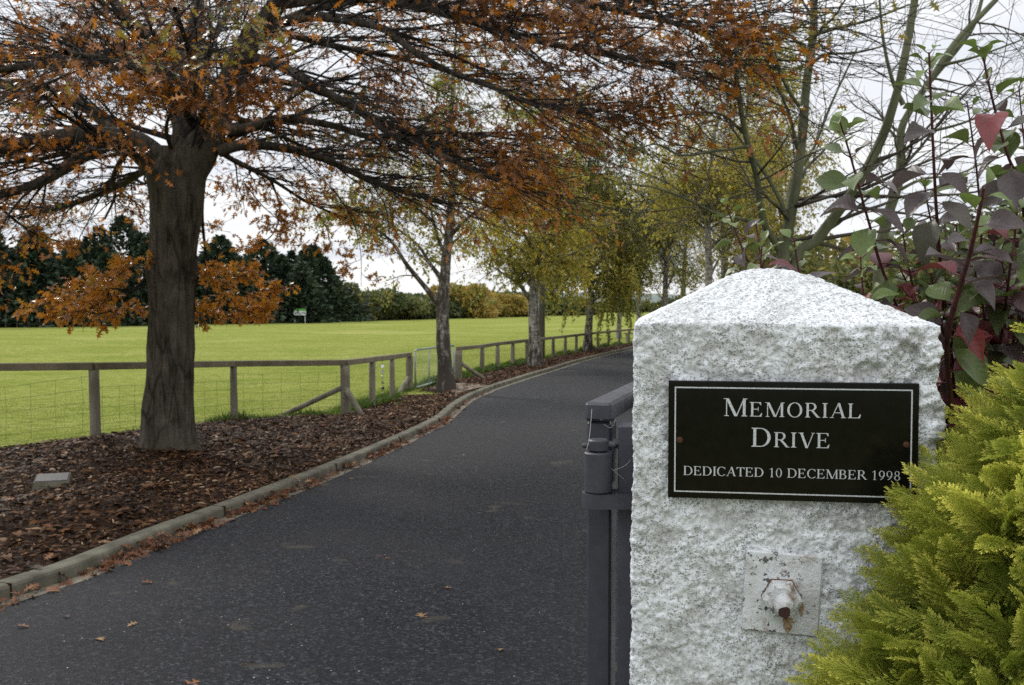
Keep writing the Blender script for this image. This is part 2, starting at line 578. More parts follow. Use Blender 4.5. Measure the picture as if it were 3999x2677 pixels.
ms = N(t, "ShaderNodeMixShader", i_0=0.3); t.links.new(bb, ms.inputs[1]); t.links.new(tr.outputs[0], ms.inputs[2])
outp(t, ms.outputs[0])

# roughcast: thick white paint over thrown render, pits and creases greyed for grime and painted shading
m_pillar, t = newmat("painted_roughcast")
v = coords(t)
pit = voro(t, coords(t, (1, 1, 1.35)), 235)
pm = noise(t, v, 26, 5, 0.7)
thr = N(t, "ShaderNodeMath", operation='MULTIPLY'); thr.inputs[1].default_value = 0.66
t.links.new(pm, thr.inputs[0])
lt = N(t, "ShaderNodeMath", operation='SUBTRACT'); t.links.new(pit.outputs["Distance"], lt.inputs[0]); t.links.new(thr.outputs[0], lt.inputs[1])
pitmask = ramp(t, [(0.0, 0.95), (0.16, 0.0)], lt.outputs[0])
gs = N(t, "ShaderNodeSeparateColor"); t.links.new(pit.outputs["Color"], gs.inputs[0])
gate_ = mixc(t, 1.0, ramp(t, [(0.30, 0.0), (0.9, 1.0)], gs.outputs[0]), ramp(t, [(0.44, 0.08), (0.62, 1.0)], noise(t, v, 11, 5, 0.7)), 'MULTIPLY')
pk = mixc(t, 1.0, pitmask, gate_, 'MULTIPLY')
base = ramp(t, [(0.3, (0.66, 0.695, 0.73)), (0.65, (0.77, 0.805, 0.84))], noise(t, v, 9, 5, 0.6))
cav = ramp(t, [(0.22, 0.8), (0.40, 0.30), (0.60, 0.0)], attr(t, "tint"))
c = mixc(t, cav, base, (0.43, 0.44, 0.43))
grime = ramp(t, [(0.56, 0.0), (0.78, 0.38)], noise(t, coords(t, (1, 1, 0.6)), 5.5, 6, 0.68))
c = mixc(t, grime, c, (0.36, 0.35, 0.31))
fine = ramp(t, [(0.405, 1.0), (0.45, 0.0)], noise(t, v, 210, 3, 0.6))
area = ramp(t, [(0.40, 0.22), (0.62, 0.95)], noise(t, v, 15, 5, 0.7))
capm = N(t, "ShaderNodeMapRange"); capm.inputs[1].default_value = 1.596; capm.inputs[2].default_value = 1.606
sz_ = N(t, "ShaderNodeSeparateXYZ"); t.links.new(v, sz_.inputs[0]); t.links.new(sz_.outputs[2], capm.inputs[0])
area = mixc(t, capm.outputs[0], area, (0.75, 0.75, 0.75))
fine = mixc(t, 1.0, fine, area, 'MULTIPLY')
c = mixc(t, fine, c, (0.24, 0.25, 0.26))
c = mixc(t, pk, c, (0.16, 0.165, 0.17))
pkb = N(t, "ShaderNodeMath", operation='SUBTRACT'); pkb.inputs[0].default_value = 1.0; t.links.new(pk, pkb.inputs[1])
nb = bump(t, noise(t, v, 110, 3, 0.5), 0.28, 0.005)
fib = N(t, 'ShaderNodeMath', operation='SUBTRACT'); fib.inputs[0].default_value = 1.0; t.links.new(fine, fib.inputs[1])
nb = bump(t, fib.outputs[0], 0.5, 0.003, nb)
nb = bump(t, pkb.outputs[0], 0.6, 0.004, nb)
outp(t, pbsdf(t, c, 0.45, nb, 0.4))

m_rustplate, t = newmat("chipped_white_steel")
v = coords(t)
n1 = noise(t, v, 60, 5, 0.7)
n2 = noise(t, v, 24, 5, 0.65)
c = mixc(t, ramp(t, [(0.585, 0), (0.605, 1)], n1), (0.68, 0.71, 0.74), (0.075, 0.072, 0.07))
c = mixc(t, ramp(t, [(0.54, 0), (0.66, 0.85)], n2), c, (0.23, 0.11, 0.04))
c = mixc(t, ramp(t, [(0.42, 0), (0.62, 0.6)], noise(t, v, 13, 6, 0.7)), c, (0.36, 0.36, 0.33))
outp(t, pbsdf(t, c, 0.55, bump(t, noise(t, v, 130, 5, 0.65), 0.7, 0.004), 0.4))
m_rust = noisy("rust", (0.05, 0.025, 0.015), (0.20, 0.085, 0.03), 90, 0.8)
m_rustrun = noisy("rust_run", (0.17, 0.085, 0.035), (0.42, 0.33, 0.22), 110, 0.8)
m_screw = noisy("dull_rusty_screw", (0.035, 0.018, 0.011), (0.11, 0.045, 0.02), 300, 0.8)
m_maroon = noisy("old_maroon_paint", (0.030, 0.014, 0.014), (0.055, 0.022, 0.020), 60, 0.6)
m_gate = noisy("dark_grey_gate_paint", (0.036, 0.038, 0.050), (0.056, 0.058, 0.074), 22, 0.5, 0.3, 0.001, bscale=400, spec=0.4)
m_slab = noisy("black_granite", (0.0035, 0.0033, 0.0034), (0.007, 0.0065, 0.0065), 60, 0.10, 0.01, 0.0002, spec=0.16)
m_silver = noisy("engraved_silver", (0.36, 0.38, 0.40), (0.66, 0.68, 0.70), 420, 0.5, 0.4, 0.0008)
m_post = noisy("weathered_timber", (0.095, 0.085, 0.060), (0.23, 0.205, 0.155), 6, 0.85, 0.6, 0.008, (1, 1, 0.15), bscale=40)
m_rail, t = newmat("rail_timber")
v = coords(t)
n1 = noise(t, v, 3.5, 6, 0.65)
c = ramp(t, [(0.3, (0.11, 0.092, 0.058)), (0.7, (0.225, 0.19, 0.13))], n1)
c = mixc(t, ramp(t, [(0.5, 0), (0.7, 0.5)], noise(t, v, 24, 4)), c, (0.08, 0.085, 0.05))
outp(t, pbsdf(t, c, 0.85, bump(t, noise(t, v, 50, 4), 0.4, 0.006), 0.25))
m_wire = noisy("old_wire", (0.02, 0.025, 0.018), (0.06, 0.065, 0.05), 10, 0.6, metal=0.0)
m_galv = noisy("green_grey_galvanised_tube", (0.20, 0.25, 0.22), (0.34, 0.39, 0.35), 9, 0.45, 0.1, spec=0.5)
m_white = noisy("white_sign_paint", (0.74, 0.75, 0.76), (0.82, 0.83, 0.83), 3, 0.5)
m_green = noisy("green_sign_paint", (0.10, 0.36, 0.06), (0.13, 0.42, 0.08), 3, 0.5)
m_ink = noisy("grey_lettering", (0.10, 0.12, 0.16), (0.14, 0.16, 0.2), 3, 0.5)
m_pole = noisy("pole_timber", (0.10, 0.088, 0.07), (0.20, 0.18, 0.15), 5, 0.85, 0.5, 0.01, (1, 1, 0.1))
m_stone = noisy("plaque_stone", (0.028, 0.028, 0.033), (0.055, 0.055, 0.064), 20, 0.6, 0.3, 0.002)
m_hill = noisy("distant_hill", (0.10, 0.13, 0.12), (0.16, 0.19, 0.17), 0.02, 0.95)
m_web = noisy("cobweb", (0.35, 0.35, 0.34), (0.5, 0.5, 0.48), 30, 0.6)
m_cd = noisy("shiny_disc", (0.45, 0.48, 0.5), (0.7, 0.72, 0.75), 30, 0.15, metal=1.0)
m_lawn = m_grass

# ------------------------------------------------------------------ setting: ground, road, kerb, mulch
ys = np.concatenate([np.arange(-12, 80, 1.0), np.arange(80, 240, 8.0), np.geomspace(240, 5000, 14)])
xs = np.concatenate([-np.geomspace(2400, 32, 18), np.arange(-30, 31, 1.0), np.geomspace(32, 2400, 18)])
GX, GY = np.meshgrid(xs, ys)
mb = MB()
mb.grid(np.stack([GX, GY, ground(GX, GY) - 0.012], -1))
tag(mb.build("field", m_grass, smooth=True), kind='structure')

kerb_px = [(0, 1379), (182, 1317), (365, 1240), (584, 1156), (820, 1058), (1000, 972), (1040, 938), (1074, 914.9), (1121, 893.6), (1169, 877),
           (1216.6, 861.5), (1264, 847.3), (1311.5, 831.8), (1359, 818.8), (1406.5, 806.9), (1448, 797.4)]
K = np.array([at(u, v_)[:2] for u, v_ in kerb_px])
d0 = norm(K[1] - K[0]); d1 = norm(K[-1] - K[-2])
dt = norm(d1 + np.array([0.35, 0.0]))
K = np.vstack([K[0] - d0 * 14, K[0] - d0 * 7, K[0] - d0 * 3, K, K[-1] + d1 * 5, K[-1] + d1 * 5 + dt * 8, K[-1] + d1 * 5 + dt * 8 + norm(dt + [0.3, 0]) * 30])
KC = catmull(np.c_[K, np.zeros(len(K))], 420)[:, :2]
for _ in range(3):
    KC[1:-1] = (KC[:-2] + 2 * KC[1:-1] + KC[2:]) / 4
seg = np.r_[0, np.cumsum(np.linalg.norm(np.diff(KC, axis=0), axis=1))]
s_ = np.arange(0, seg[-1], 0.22)
KC = np.c_[np.interp(s_, seg, KC[:, 0]), np.interp(s_, seg, KC[:, 1])]
KT = norm(np.gradient(KC, axis=0))
KN = np.c_[-KT[:, 1], KT[:, 0]]              # to the left, away from the road


def strip(offs):
    """cross-section along the kerb line: offs = [(left offset, height)]"""
    rows = []
    for o, h in offs:
        p = KC + KN * (o if np.isscalar(o) else o[:, None])
        rows.append(np.c_[p, ground(p[:, 0], p[:, 1]) + h])
    return np.stack(rows, 1)


wob = 0.03 * (vnoise(np.c_[s_ * 2.1, s_ * 0, s_ * 0]) - 0.5) + 0.025 * (vnoise(np.c_[s_ * 6.1, s_ * 0 + 4, s_ * 0]) - 0.5)
mb = MB(); mb.grid(strip([(-0.13 + wob, 0.0105), (-0.6, 0.016), (-2.0, 0.03), (-3.4, 0.016), (-4.05, 0.006), (-4.3, -0.03)])[:, ::-1])
tag(mb.build("road", m_road, smooth=True), kind='structure')
mb = MB(); mb.grid(strip([(0.02, 0.002), (-0.4, 0.0065)])[:, ::-1])
tag(mb.build("gutter", m_gutter), kind='structure')
mb = MB()
kw = 0.008 * (vnoise(np.c_[s_ * 1.7, s_ * 0 + 9, s_ * 0]) - 0.5)
mb.grid(strip([(0.0, -0.02), (0.004, 0.07), (0.012 + kw, 0.085), (0.03 + kw, 0.092), (0.125, 0.092), (0.14, 0.08), (0.145, -0.03)])[:, ::-1])
# joints
tag(mb.build("kerb", m_kerb, smooth=False), kind='structure')
mb = MB()
for q in range(20, len(KC), 11):
    for o, h, hh in ((0.07, 0.0925, 0.004), ):
        a = KC[q] + KN[q] * -0.004
        b = KC[q] + KN[q] * 0.15
        gz = float(ground(a[0], a[1]))
        c = (a + b) / 2
        mb.box((c[0], c[1], gz + 0.045), (0.155, 0.006, 0.0965), [[*KN[q], 0], [*KT[q], 0], [0, 0, 1]])
tag(mb.build("kerb_joint", m_soil), kind='structure')

# fence line: posts (plan point of base, plan row of rail top), left run then right run
HF = 0.92


def postpos(u, vb, vt, h=HF):
    """distance at which a post of height h spans the rows vb..vt"""
    a, b = ray(u, vb), ray(u, vt)
    D = h / (b[2] - a[2])
    return np.array([a[0] * D, D, CAMZ + a[2] * D])


left_posts = [postpos(217, 995, 829), postpos(535, 958, 825), postpos(790, 948, 823), postpos(852, 931, 816), postpos(897, 916, 811), postpos(937, 898, 806)]
p0, p1 = left_posts[0], left_posts[1]
d_ = norm((p0 - left_posts[2])[:2]); d_ = norm(np.array([d_[0], d_[1]]))
ext = [np.array([p0[0] - 2.4 * k, p0[1] - 0.35 * k, 0]) for k in (4, 3, 2, 1)]
for e in ext:
    e[2] = float(ground(e[0], e[1]))
left_posts = ext + left_posts
rp_u = [1049, 1103, 1138, 1173, 1205, 1237, 1265, 1293, 1318, 1343, 1367, 1392, 1416, 1438]
rp_b = [868.6, 853.9, 844.9, 837.8, 829.9, 823.5, 817.5, 810.4, 806, 801, 796.6, 792.4, 789, 785.5]
right_posts = [at(u, b, 0.05) for u, b in zip(rp_u, rp_b)]
lastd = right_posts[-1] - right_posts[-2]
for k in range(4):
    q = right_posts[-1] + lastd * 1.0 + np.array([0.35 * (k + 1), 0, 0])
    q[2] = float(ground(q[0], q[1])) + 0.03
    right_posts.append(q)
FL = np.array([p[:2] for p in left_posts] + [p[:2] for p in right_posts])
fz = np.array([p[2] for p in left_posts] + [p[2] for p in right_posts])
fseg = np.r_[0, np.cumsum(np.linalg.norm(np.diff(FL, axis=0), axis=1))]
fs_ = np.linspace(0, fseg[-1], 400)
FC = np.c_[np.interp(fs_, fseg, FL[:, 0]), np.interp(fs_, fseg, FL[:, 1])]
FZ = np.interp(fs_, fseg, fz)
# kerb point matched with each fence point: nearest in distance from the viewer, spread at the near end
key_f = np.array([0, fseg[4], fseg[6], fseg[9], fseg[10], fseg[-1]])
key_y = np.array([1.0, 7.0, 12.0, 20.0, 23.0, FL[-1, 1]])
mk_y = np.interp(fs_, key_f, key_y)
ko = np.argsort(KC[:, 1])
MK = np.c_[np.interp(mk_y, KC[ko, 1], (KC + KN * 0.143)[ko, 0]), mk_y]
WN = 40
wq = np.linspace(0, 1, WN)[None, :, None]
M2 = MK[:, None, :] * (1 - wq) + FC[:, None, :] * wq
zk = ground(MK[:, 0], MK[:, 1]) + 0.075
MZ = zk[:, None] * (1 - wq[..., 0]) + (FZ[:, None] + 0.0) * wq[..., 0]
pp = np.c_[M2.reshape(-1, 2), np.zeros(M2.size // 2)]
MZ = MZ + (0.10 * (vnoise(pp * 0.9 + 3) - 0.5) + 0.05 * (vnoise(pp * 3.1 + 9) - 0.5)).reshape(MZ.shape) * np.sin(np.pi * np.clip(wq[..., 0], 0.02, 0.98)) ** 0.6
nb_ = np.c_[-np.gradient(FC[:, 1]), np.gradient(FC[:, 0])]; nb_ = norm(nb_)
wedge = 0.22 + 0.25 * (vnoise(np.c_[fs_ * 1.1, fs_ * 0, fs_ * 0 + 5]) - 0.3)
E2 = FC + nb_ * wedge[:, None]
EZ = np.minimum(ground(E2[:, 0], E2[:, 1]), FZ) - 0.07
mulch = np.concatenate([np.dstack([M2, MZ]), np.c_[E2, EZ][:, None, :]], 1)
mb = MB(); mb.grid(mulch[:, ::-1])
tag(mb.build("mulch_bed", m_soil, smooth=True), kind='structure')


def mulch_pt(a, b):
    """points on the bed: a along (0..1), b across (0..1 kerb to fence)"""
    i = a * (len(FC) - 1.001); j = b * (WN - 1.001)
    i0 = i.astype(int); j0 = j.astype(int)
    fi = (i - i0)[:, None]; fj = (j - j0)[:, None]
    return (mulch[i0, j0] * (1 - fi) * (1 - fj) + mulch[i0 + 1, j0] * fi * (1 - fj) + mulch[i0, j0 + 1] * (1 - fi) * fj + mulch[i0 + 1, j0 + 1] * fi * fj)


# bark chips, densest near the viewer
chip_v = np.array([[-0.5, -0.28, 0], [0.0, -0.36, 0.10], [0.52, -0.16, 0.0], [0.45, 0.22, 0.03], [-0.05, 0.32, 0.12], [-0.46, 0.2, 0.02]])
chip_f = [np.array([[0, 1, 4, 5], [1, 2, 3, 4]])]
NC = 330000
a = rng.random(NC); b = rng.random(NC) ** 0.95
pts = mulch_pt(a, b)
Lr = mulch_pt(np.clip(a + 0.002, 0, 1), b) - pts
cellw = np.linalg.norm(mulch_pt(a, np.ones(NC)) - mulch_pt(a, np.zeros(NC)), axis=1) * np.linalg.norm(Lr, axis=1)
vis = (pts[:, 1] > 3) & (pts[:, 0] / pts[:, 1] > -0.8) & (pts[:, 1] < 60)
pr = cellw / np.percentile(cellw, 95) * np.clip(14 / pts[:, 1], 0.15, 1.0)
keep = vis & (rng.random(NC) < pr)
pts = pts[keep]
n_ = len(pts)
ang = rng.random(n_) * 6.283
X = np.c_[np.cos(ang), np.sin(ang), rng.normal(0, 0.22, n_)]
Z = np.c_[rng.normal(0, 0.5, n_), rng.normal(0, 0.5, n_), np.ones(n_)]
sc = np.clip(rng.lognormal(math.log(0.041), 0.5, n_), 0.018, 0.13)
pts[:, 2] += rng.random(n_) * 0.018 + 0.004
tint = np.clip(rng.beta(1.5, 2.4, n_) + 0.25 * (vnoise(pts * 1.3) - 0.5), 0, 1)
cv = chip_v * np.array([1, 0.42, 0.9])
mb = MB(); mb.place(cv, chip_f, pts, X, Z, sc, tint)
tag(mb.build("bark_chip_mulch", m_chip), "dark brown bark chips strewn over the bed along the kerb", "mulch", kind='stuff')

# trodden dirt by the little gate
gA, gB = left_posts[-1], right_posts[0]
mid = (gA + gB) / 2
kq = np.argmin(np.linalg.norm(KC - mid[:2] - np.array([1.0, -2.2]), axis=1))
ke = KC[kq] + KN[kq] * 0.2
rows = []
for q in np.linspace(0, 1, 14):
    c = mid[:2] * (1 - q) + ke * q
    wd = 0.75 + 0.55 * q
    dirv = norm((gB - gA)[:2])
    row = []
    for e in np.linspace(-1, 1, 12):
        wob_ = 0.25 * (TAB[int(q * 13), int((e + 1) * 6), 3] - 0.5)
        p = c + dirv * e * (wd + wob_)
        j = np.argmin(np.linalg.norm(mulch[:, :, :2] - p, axis=2))
        row.append([p[0], p[1], mulch.reshape(-1, 3)[j, 2] + 0.022 - 0.04 * abs(e) ** 4])
    rows.append(row)
mb = MB(); mb.grid(np.array(rows)[:, ::-1])
tag(mb.build("dirt_path", m_dirt, smooth=True), kind='structure')

# far hills
mb = MB()
hx = np.linspace(-1800, 2600, 90)
hh = 4 + 22 * vnoise(np.c_[hx / 260, hx * 0, hx * 0]) + 8 * vnoise(np.c_[hx / 70, hx * 0 + 3, hx * 0])
hg = np.stack([np.c_[hx, np.full(90, 2300.0), np.full(90, -6.0)], np.c_[hx, np.full(90, 2500.0), hh * 0.75], np.c_[hx, np.full(90, 2750.0), hh + 6], np.c_[hx, np.full(90, 3100.0), np.full(90, -6.0)]], 0)
mb.grid(hg)
tag(mb.build("hills", m_hill, smooth=True), kind='structure')

# ------------------------------------------------------------------ gate pillar
PW = 0.538
C0 = np.array([0.227, 1.80]); th = rad(8.5)
EX = np.array([math.cos(th), -math.sin(th)]); EY = np.array([math.sin(th), math.cos(th)])
EXv = np.array([*EX, 0]); EYv = np.array([*EY, 0]); UP = np.array([0, 0, 1.0])


def face(wx, z, o=0.0):
    """point on the pillar's front: wx across, z up, o out towards the viewer"""
    p = C0 + EX * wx - EY * o
    return np.array([p[0], p[1], z])


EAVE, TOPH = 1.556, 0.110
pc = C0 + EX * PW / 2 + EY * PW / 2
pillar = thing("gate_pillar", (pc[0], pc[1], float(ground(*pc))), "white painted roughcast gate pillar with low pyramid cap, carrying a black plaque", "pillar")
h_ = PW / 2
cr_ = 0.014
NP = 216
side = np.linspace(-1, 1, NP, endpoint=False) + 1.0 / NP
per, pn = [], []
for k in range(4):
    a = k * math.pi / 2
    c_, s2 = math.cos(a), math.sin(a)
    for q in side:
        x, y = q * h_, -h_
        nx, ny = 0.0, -1.0
        if abs(x) > h_ - cr_:
            e = (abs(x) - (h_ - cr_)) / cr_
            aa = e * math.pi / 4
            x = math.copysign(h_ - cr_ + cr_ * math.sin(aa), x)
            y = -h_ + cr_ - cr_ * math.cos(aa)
            nx, ny = math.copysign(math.sin(aa), x), -math.cos(aa)
        per.append((x * c_ - y * s2, x * s2 + y * c_)); pn.append((nx * c_ - ny * s2, nx * s2 + ny * c_))
per = np.array(per); pn = np.array(pn)
zr = np.concatenate([np.linspace(-0.15, 0.82, 90, endpoint=False), np.linspace(0.82, EAVE, 310)])
ins = np.linspace(0.008, 0.988, 112)
prof = [(z, 0.0, 0.0) for z in zr]
for i_ in ins:
    f_ = 0.89 * i_ / 0.74 if i_ < 0.70 else 0.842 + 0.158 * math.sin(min(1, (i_ - 0.70) / 0.30) * math.pi / 2)
    prof.append((EAVE + 0.004 + TOPH * f_, i_, 1.0))
rows, trow = [], []
for z, i_, top in prof:
    p = per * (1 - i_)
    fl = 0.012 * (1 - sstep(0.3, 1.3, z)) if not top else 0.0
    p = p + pn * fl
    W3 = np.c_[pc[0] + p[:, 0] * EX[0] + p[:, 1] * EY[0], pc[1] + p[:, 0] * EX[1] + p[:, 1] * EY[1], np.full(len(p), z)]
    nw = np.c_[pn[:, 0] * EX[0] + pn[:, 1] * EY[0], pn[:, 0] * EX[1] + pn[:, 1] * EY[1], np.zeros(len(p))]
    lx = p[:, 0]; ly = p[:, 1]
    coarse = sstep(0.02, 0.2, lx) * sstep(1.1, 1.42, z) * (1 - top)
    reg = vnoise(W3 * 6 + 40)
    Wr, Wq = W3 @ RM, W3 @ RM2
    b4 = vnoise(Wr * 13 + 3)
    wob3 = W3 + 0.004 * np.stack([vnoise(Wq * 70), vnoise(Wq * 70 + 19), vnoise(Wq * 70 + 41)], -1)
    w1 = 1 - np.minimum(worley((wob3 @ RM) * 78), 1) ** 1.35
    w2 = 1 - np.minimum(worley((wob3 @ RM2) * 150 + 5), 1) ** 1.25
    b1 = vnoise(Wr * 52 + 71)
    b2 = vnoise(Wq * 115 + 11)
    b3 = vnoise(Wq * 30 + 9)
    gap = sstep(0.42, 0.62, vnoise(Wr * 17 + 55))
    d = (0.0036 * w1 + 0.0026 * w2 * (0.4 + 0.9 * b1)) * (0.5 + 0.8 * reg) + 0.0055 * (b1 - 0.5) * (0.3 + 0.9 * reg) + 0.0036 * (b2 - 0.5) + 0.0060 * (b4 - 0.5) + coarse * (0.014 * sstep(0.3, 0.7, b3) + 0.005 * w1)
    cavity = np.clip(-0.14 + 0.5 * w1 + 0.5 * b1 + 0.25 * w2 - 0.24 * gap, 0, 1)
    if top:
        d = 0.0026 * w2 + 0.0036 * (b2 - 0.5) + 0.0022 * w1 + 0.004 * (b4 - 0.5)
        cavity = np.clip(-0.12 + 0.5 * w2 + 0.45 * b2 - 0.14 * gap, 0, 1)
        nw = norm(nw * 0.38 + UP * 0.92)
        nw[:] = nw * (1 if i_ < 0.97 else 0.6)
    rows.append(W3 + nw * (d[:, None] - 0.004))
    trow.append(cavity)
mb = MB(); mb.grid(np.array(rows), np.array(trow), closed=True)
mb.build("pillar_body", m_pillar, pillar, smooth=True)

# bolt plate with nut and stud
wp = 0.2725
zc_ = 1.066
rot = rad(-3.0)
ax = np.array([EXv * math.cos(rot) + UP * math.sin(rot), -EYv, np.cross(EXv * math.cos(rot) + UP * math.sin(rot), -EYv)])
mb = MB(); mb.box(face(wp, zc_, 0.004), (0.137, 0.014, 0.150), ax, bev=0.003)
plate = mb.build("bolt_plate", m_rustplate, pillar)
mb = MB()
cN = face(wp - 0.002, zc_ - 0.005, 0.0)
mb.tubes(np.array([cN - EYv * 0.010, cN - EYv * 0.014, cN - EYv * 0.036, cN - EYv * 0.042]), np.array([0.033, 0.0352, 0.0352, 0.028]), 6, cap=True)
nut = mb.build("nut", m_rustplate, plate)
mb = MB()
sc_ = cN - UP * 0.004
mb.tubes(np.array([cN - EYv * 0.0095, cN - EYv * 0.0128]), np.array([0.0372, 0.0362]), 6, cap=True)
mb.build('rust_ring', m_rust, plate)  # thin hex standing for the rust and dark crevice around the nut
mb = MB()
mb.tubes(np.array([sc_ - EYv * 0.03, sc_ - EYv * 0.052, sc_ - EYv * 0.060, sc_ - EYv * 0.064]), np.array([0.0185, 0.0185, 0.015, 0.007]), 20, cap=True)
mb.build("bolt_end", m_rustplate, nut, smooth=True)
mb = MB()
for k in range(1):
    c = sc_ - UP * 0.009 - EYv * 0.0645
    an = np.linspace(0, 2 * math.pi, 15)[:-1]
    rr = 0.0112 * (0.8 + 0.5 * TAB[3, 5, :14])
    vv = np.array([c + EXv * r * math.cos(a) * 0.9 + UP * r * math.sin(a) + EYv * 0.0 for a, r in zip(an, rr)])
    mb.add(vv, np.arange(14)[None])
mb.build("bare_paint_patch", m_maroon, nut)
mb = MB()      # rust run below the nut
for (dx, z0, z1, wd) in ((0.010, -0.036, -0.072, 0.0085), (0.034, -0.012, -0.040, 0.004)):
    zz = np.linspace(z0, z1, 9)
    ww_ = wd * np.sin(np.linspace(0.55, 3.0, 9)) * (0.8 + 0.4 * TAB[7, 2, :9])
    g = np.stack([np.array([face(wp + dx + s1 * ww_[k], zc_ + zz[k], 0.0127) for k in range(9)]) for s1 in (-1, 1)], 1)
    mb.grid(g)
mb.build("rust_stain", m_rustrun, plate)

# ------------------------------------------------------------------ black plaque with the words
cz = P3(1812, 1009, 1.745)[2]
plaque = thing("name_plaque", face(0.2835, cz, 0.012), "black polished plaque engraved with silver capitals, screwed to the white pillar", "plaque")
PWd, PHt, PO = 0.4385, 0.2165, 0.019
axp = np.array([EXv, -EYv, UP])
mb = MB(); mb.box(face(0.2835, cz, PO - 0.006), (PWd, 0.012, PHt), np.array([EXv, EYv, UP]), bev=0.0012)
mb.build("slab", m_slab, plaque)


def pl(x, y, o=0.0):
    return face(0.2835 + x, cz + y, PO + 0.0004 + o)


mb = MB()
ix, iy, lw = PWd / 2 - 0.0112, PHt / 2 - 0.0112, 0.0024
mb.add([pl(-ix, iy - lw), pl(ix, iy - lw), pl(ix, iy), pl(-ix, iy), pl(-ix, -iy), pl(ix, -iy), pl(ix, -iy + lw), pl(-ix, -iy + lw),
        pl(-ix, -iy + lw), pl(-ix + lw, -iy + lw), pl(-ix + lw, iy - lw), pl(-ix, iy - lw), pl(ix - lw, -iy + lw), pl(ix, -iy + lw), pl(ix, iy - lw), pl(ix - lw, iy - lw)],
       np.arange(16).reshape(4, 4))
mb.build("border_line", m_silver, plaque)

TS, TH, SF = 0.150, 0.048, 0.036    # stem, hairline and serif thickness for capital height 1


class Glyph:
    def __init__(self): self.q = []
    def r(self, x0, y0, x1, y1): self.q.append([(x0, y0), (x1, y0), (x1, y1), (x0, y1)])
    def p(self, *pts): self.q.append(list(pts))
    def stem(self, x, y0=0.0, y1=1.0, wd=TS, sl=0.085, sr=0.085, top=True, bot=True):
        self.r(x, y0, x + wd, y1)
        if bot: self.p((x - sl, y0), (x + wd + sr, y0), (x + wd + sr, y0 + SF * 0.8), (x + wd + 0.01, y0 + SF * 1.7), (x - 0.01, y0 + SF * 1.7), (x - sl, y0 + SF * 0.8))
        if top: self.p((x - sl, y1), (x - sl, y1 - SF * 0.8), (x - 0.01, y1 - SF * 1.7), (x + wd + 0.01, y1 - SF * 1.7), (x + wd + sr, y1 - SF * 0.8), (x + wd + sr, y1))
    def diag(self, xa, ya, xb, yb, wd): self.p((xa, ya), (xa + wd, ya), (xb + wd, yb), (xb, yb))
    def serif(self, x0, x1, y, up=False):
        self.r(x0, y - SF, x1, y) if up else self.r(x0, y, x1, y + SF)
    def arc(self, cx, cy, rx, ry, ix, iy, a0, a1, n=16, tilt=0.0):
        for k in range(n):
            b = [rad(a0 + (a1 - a0) * (k + e) / n) for e in (0, 1)]
            o = [(cx + rx * math.cos(q), cy + ry * math.sin(q)) for q in b]
            i = [(cx + tilt + ix * math.cos(q), cy + iy * math.sin(q)) for q in b]
            self.q.append([o[0], o[1], i[1], i[0]])


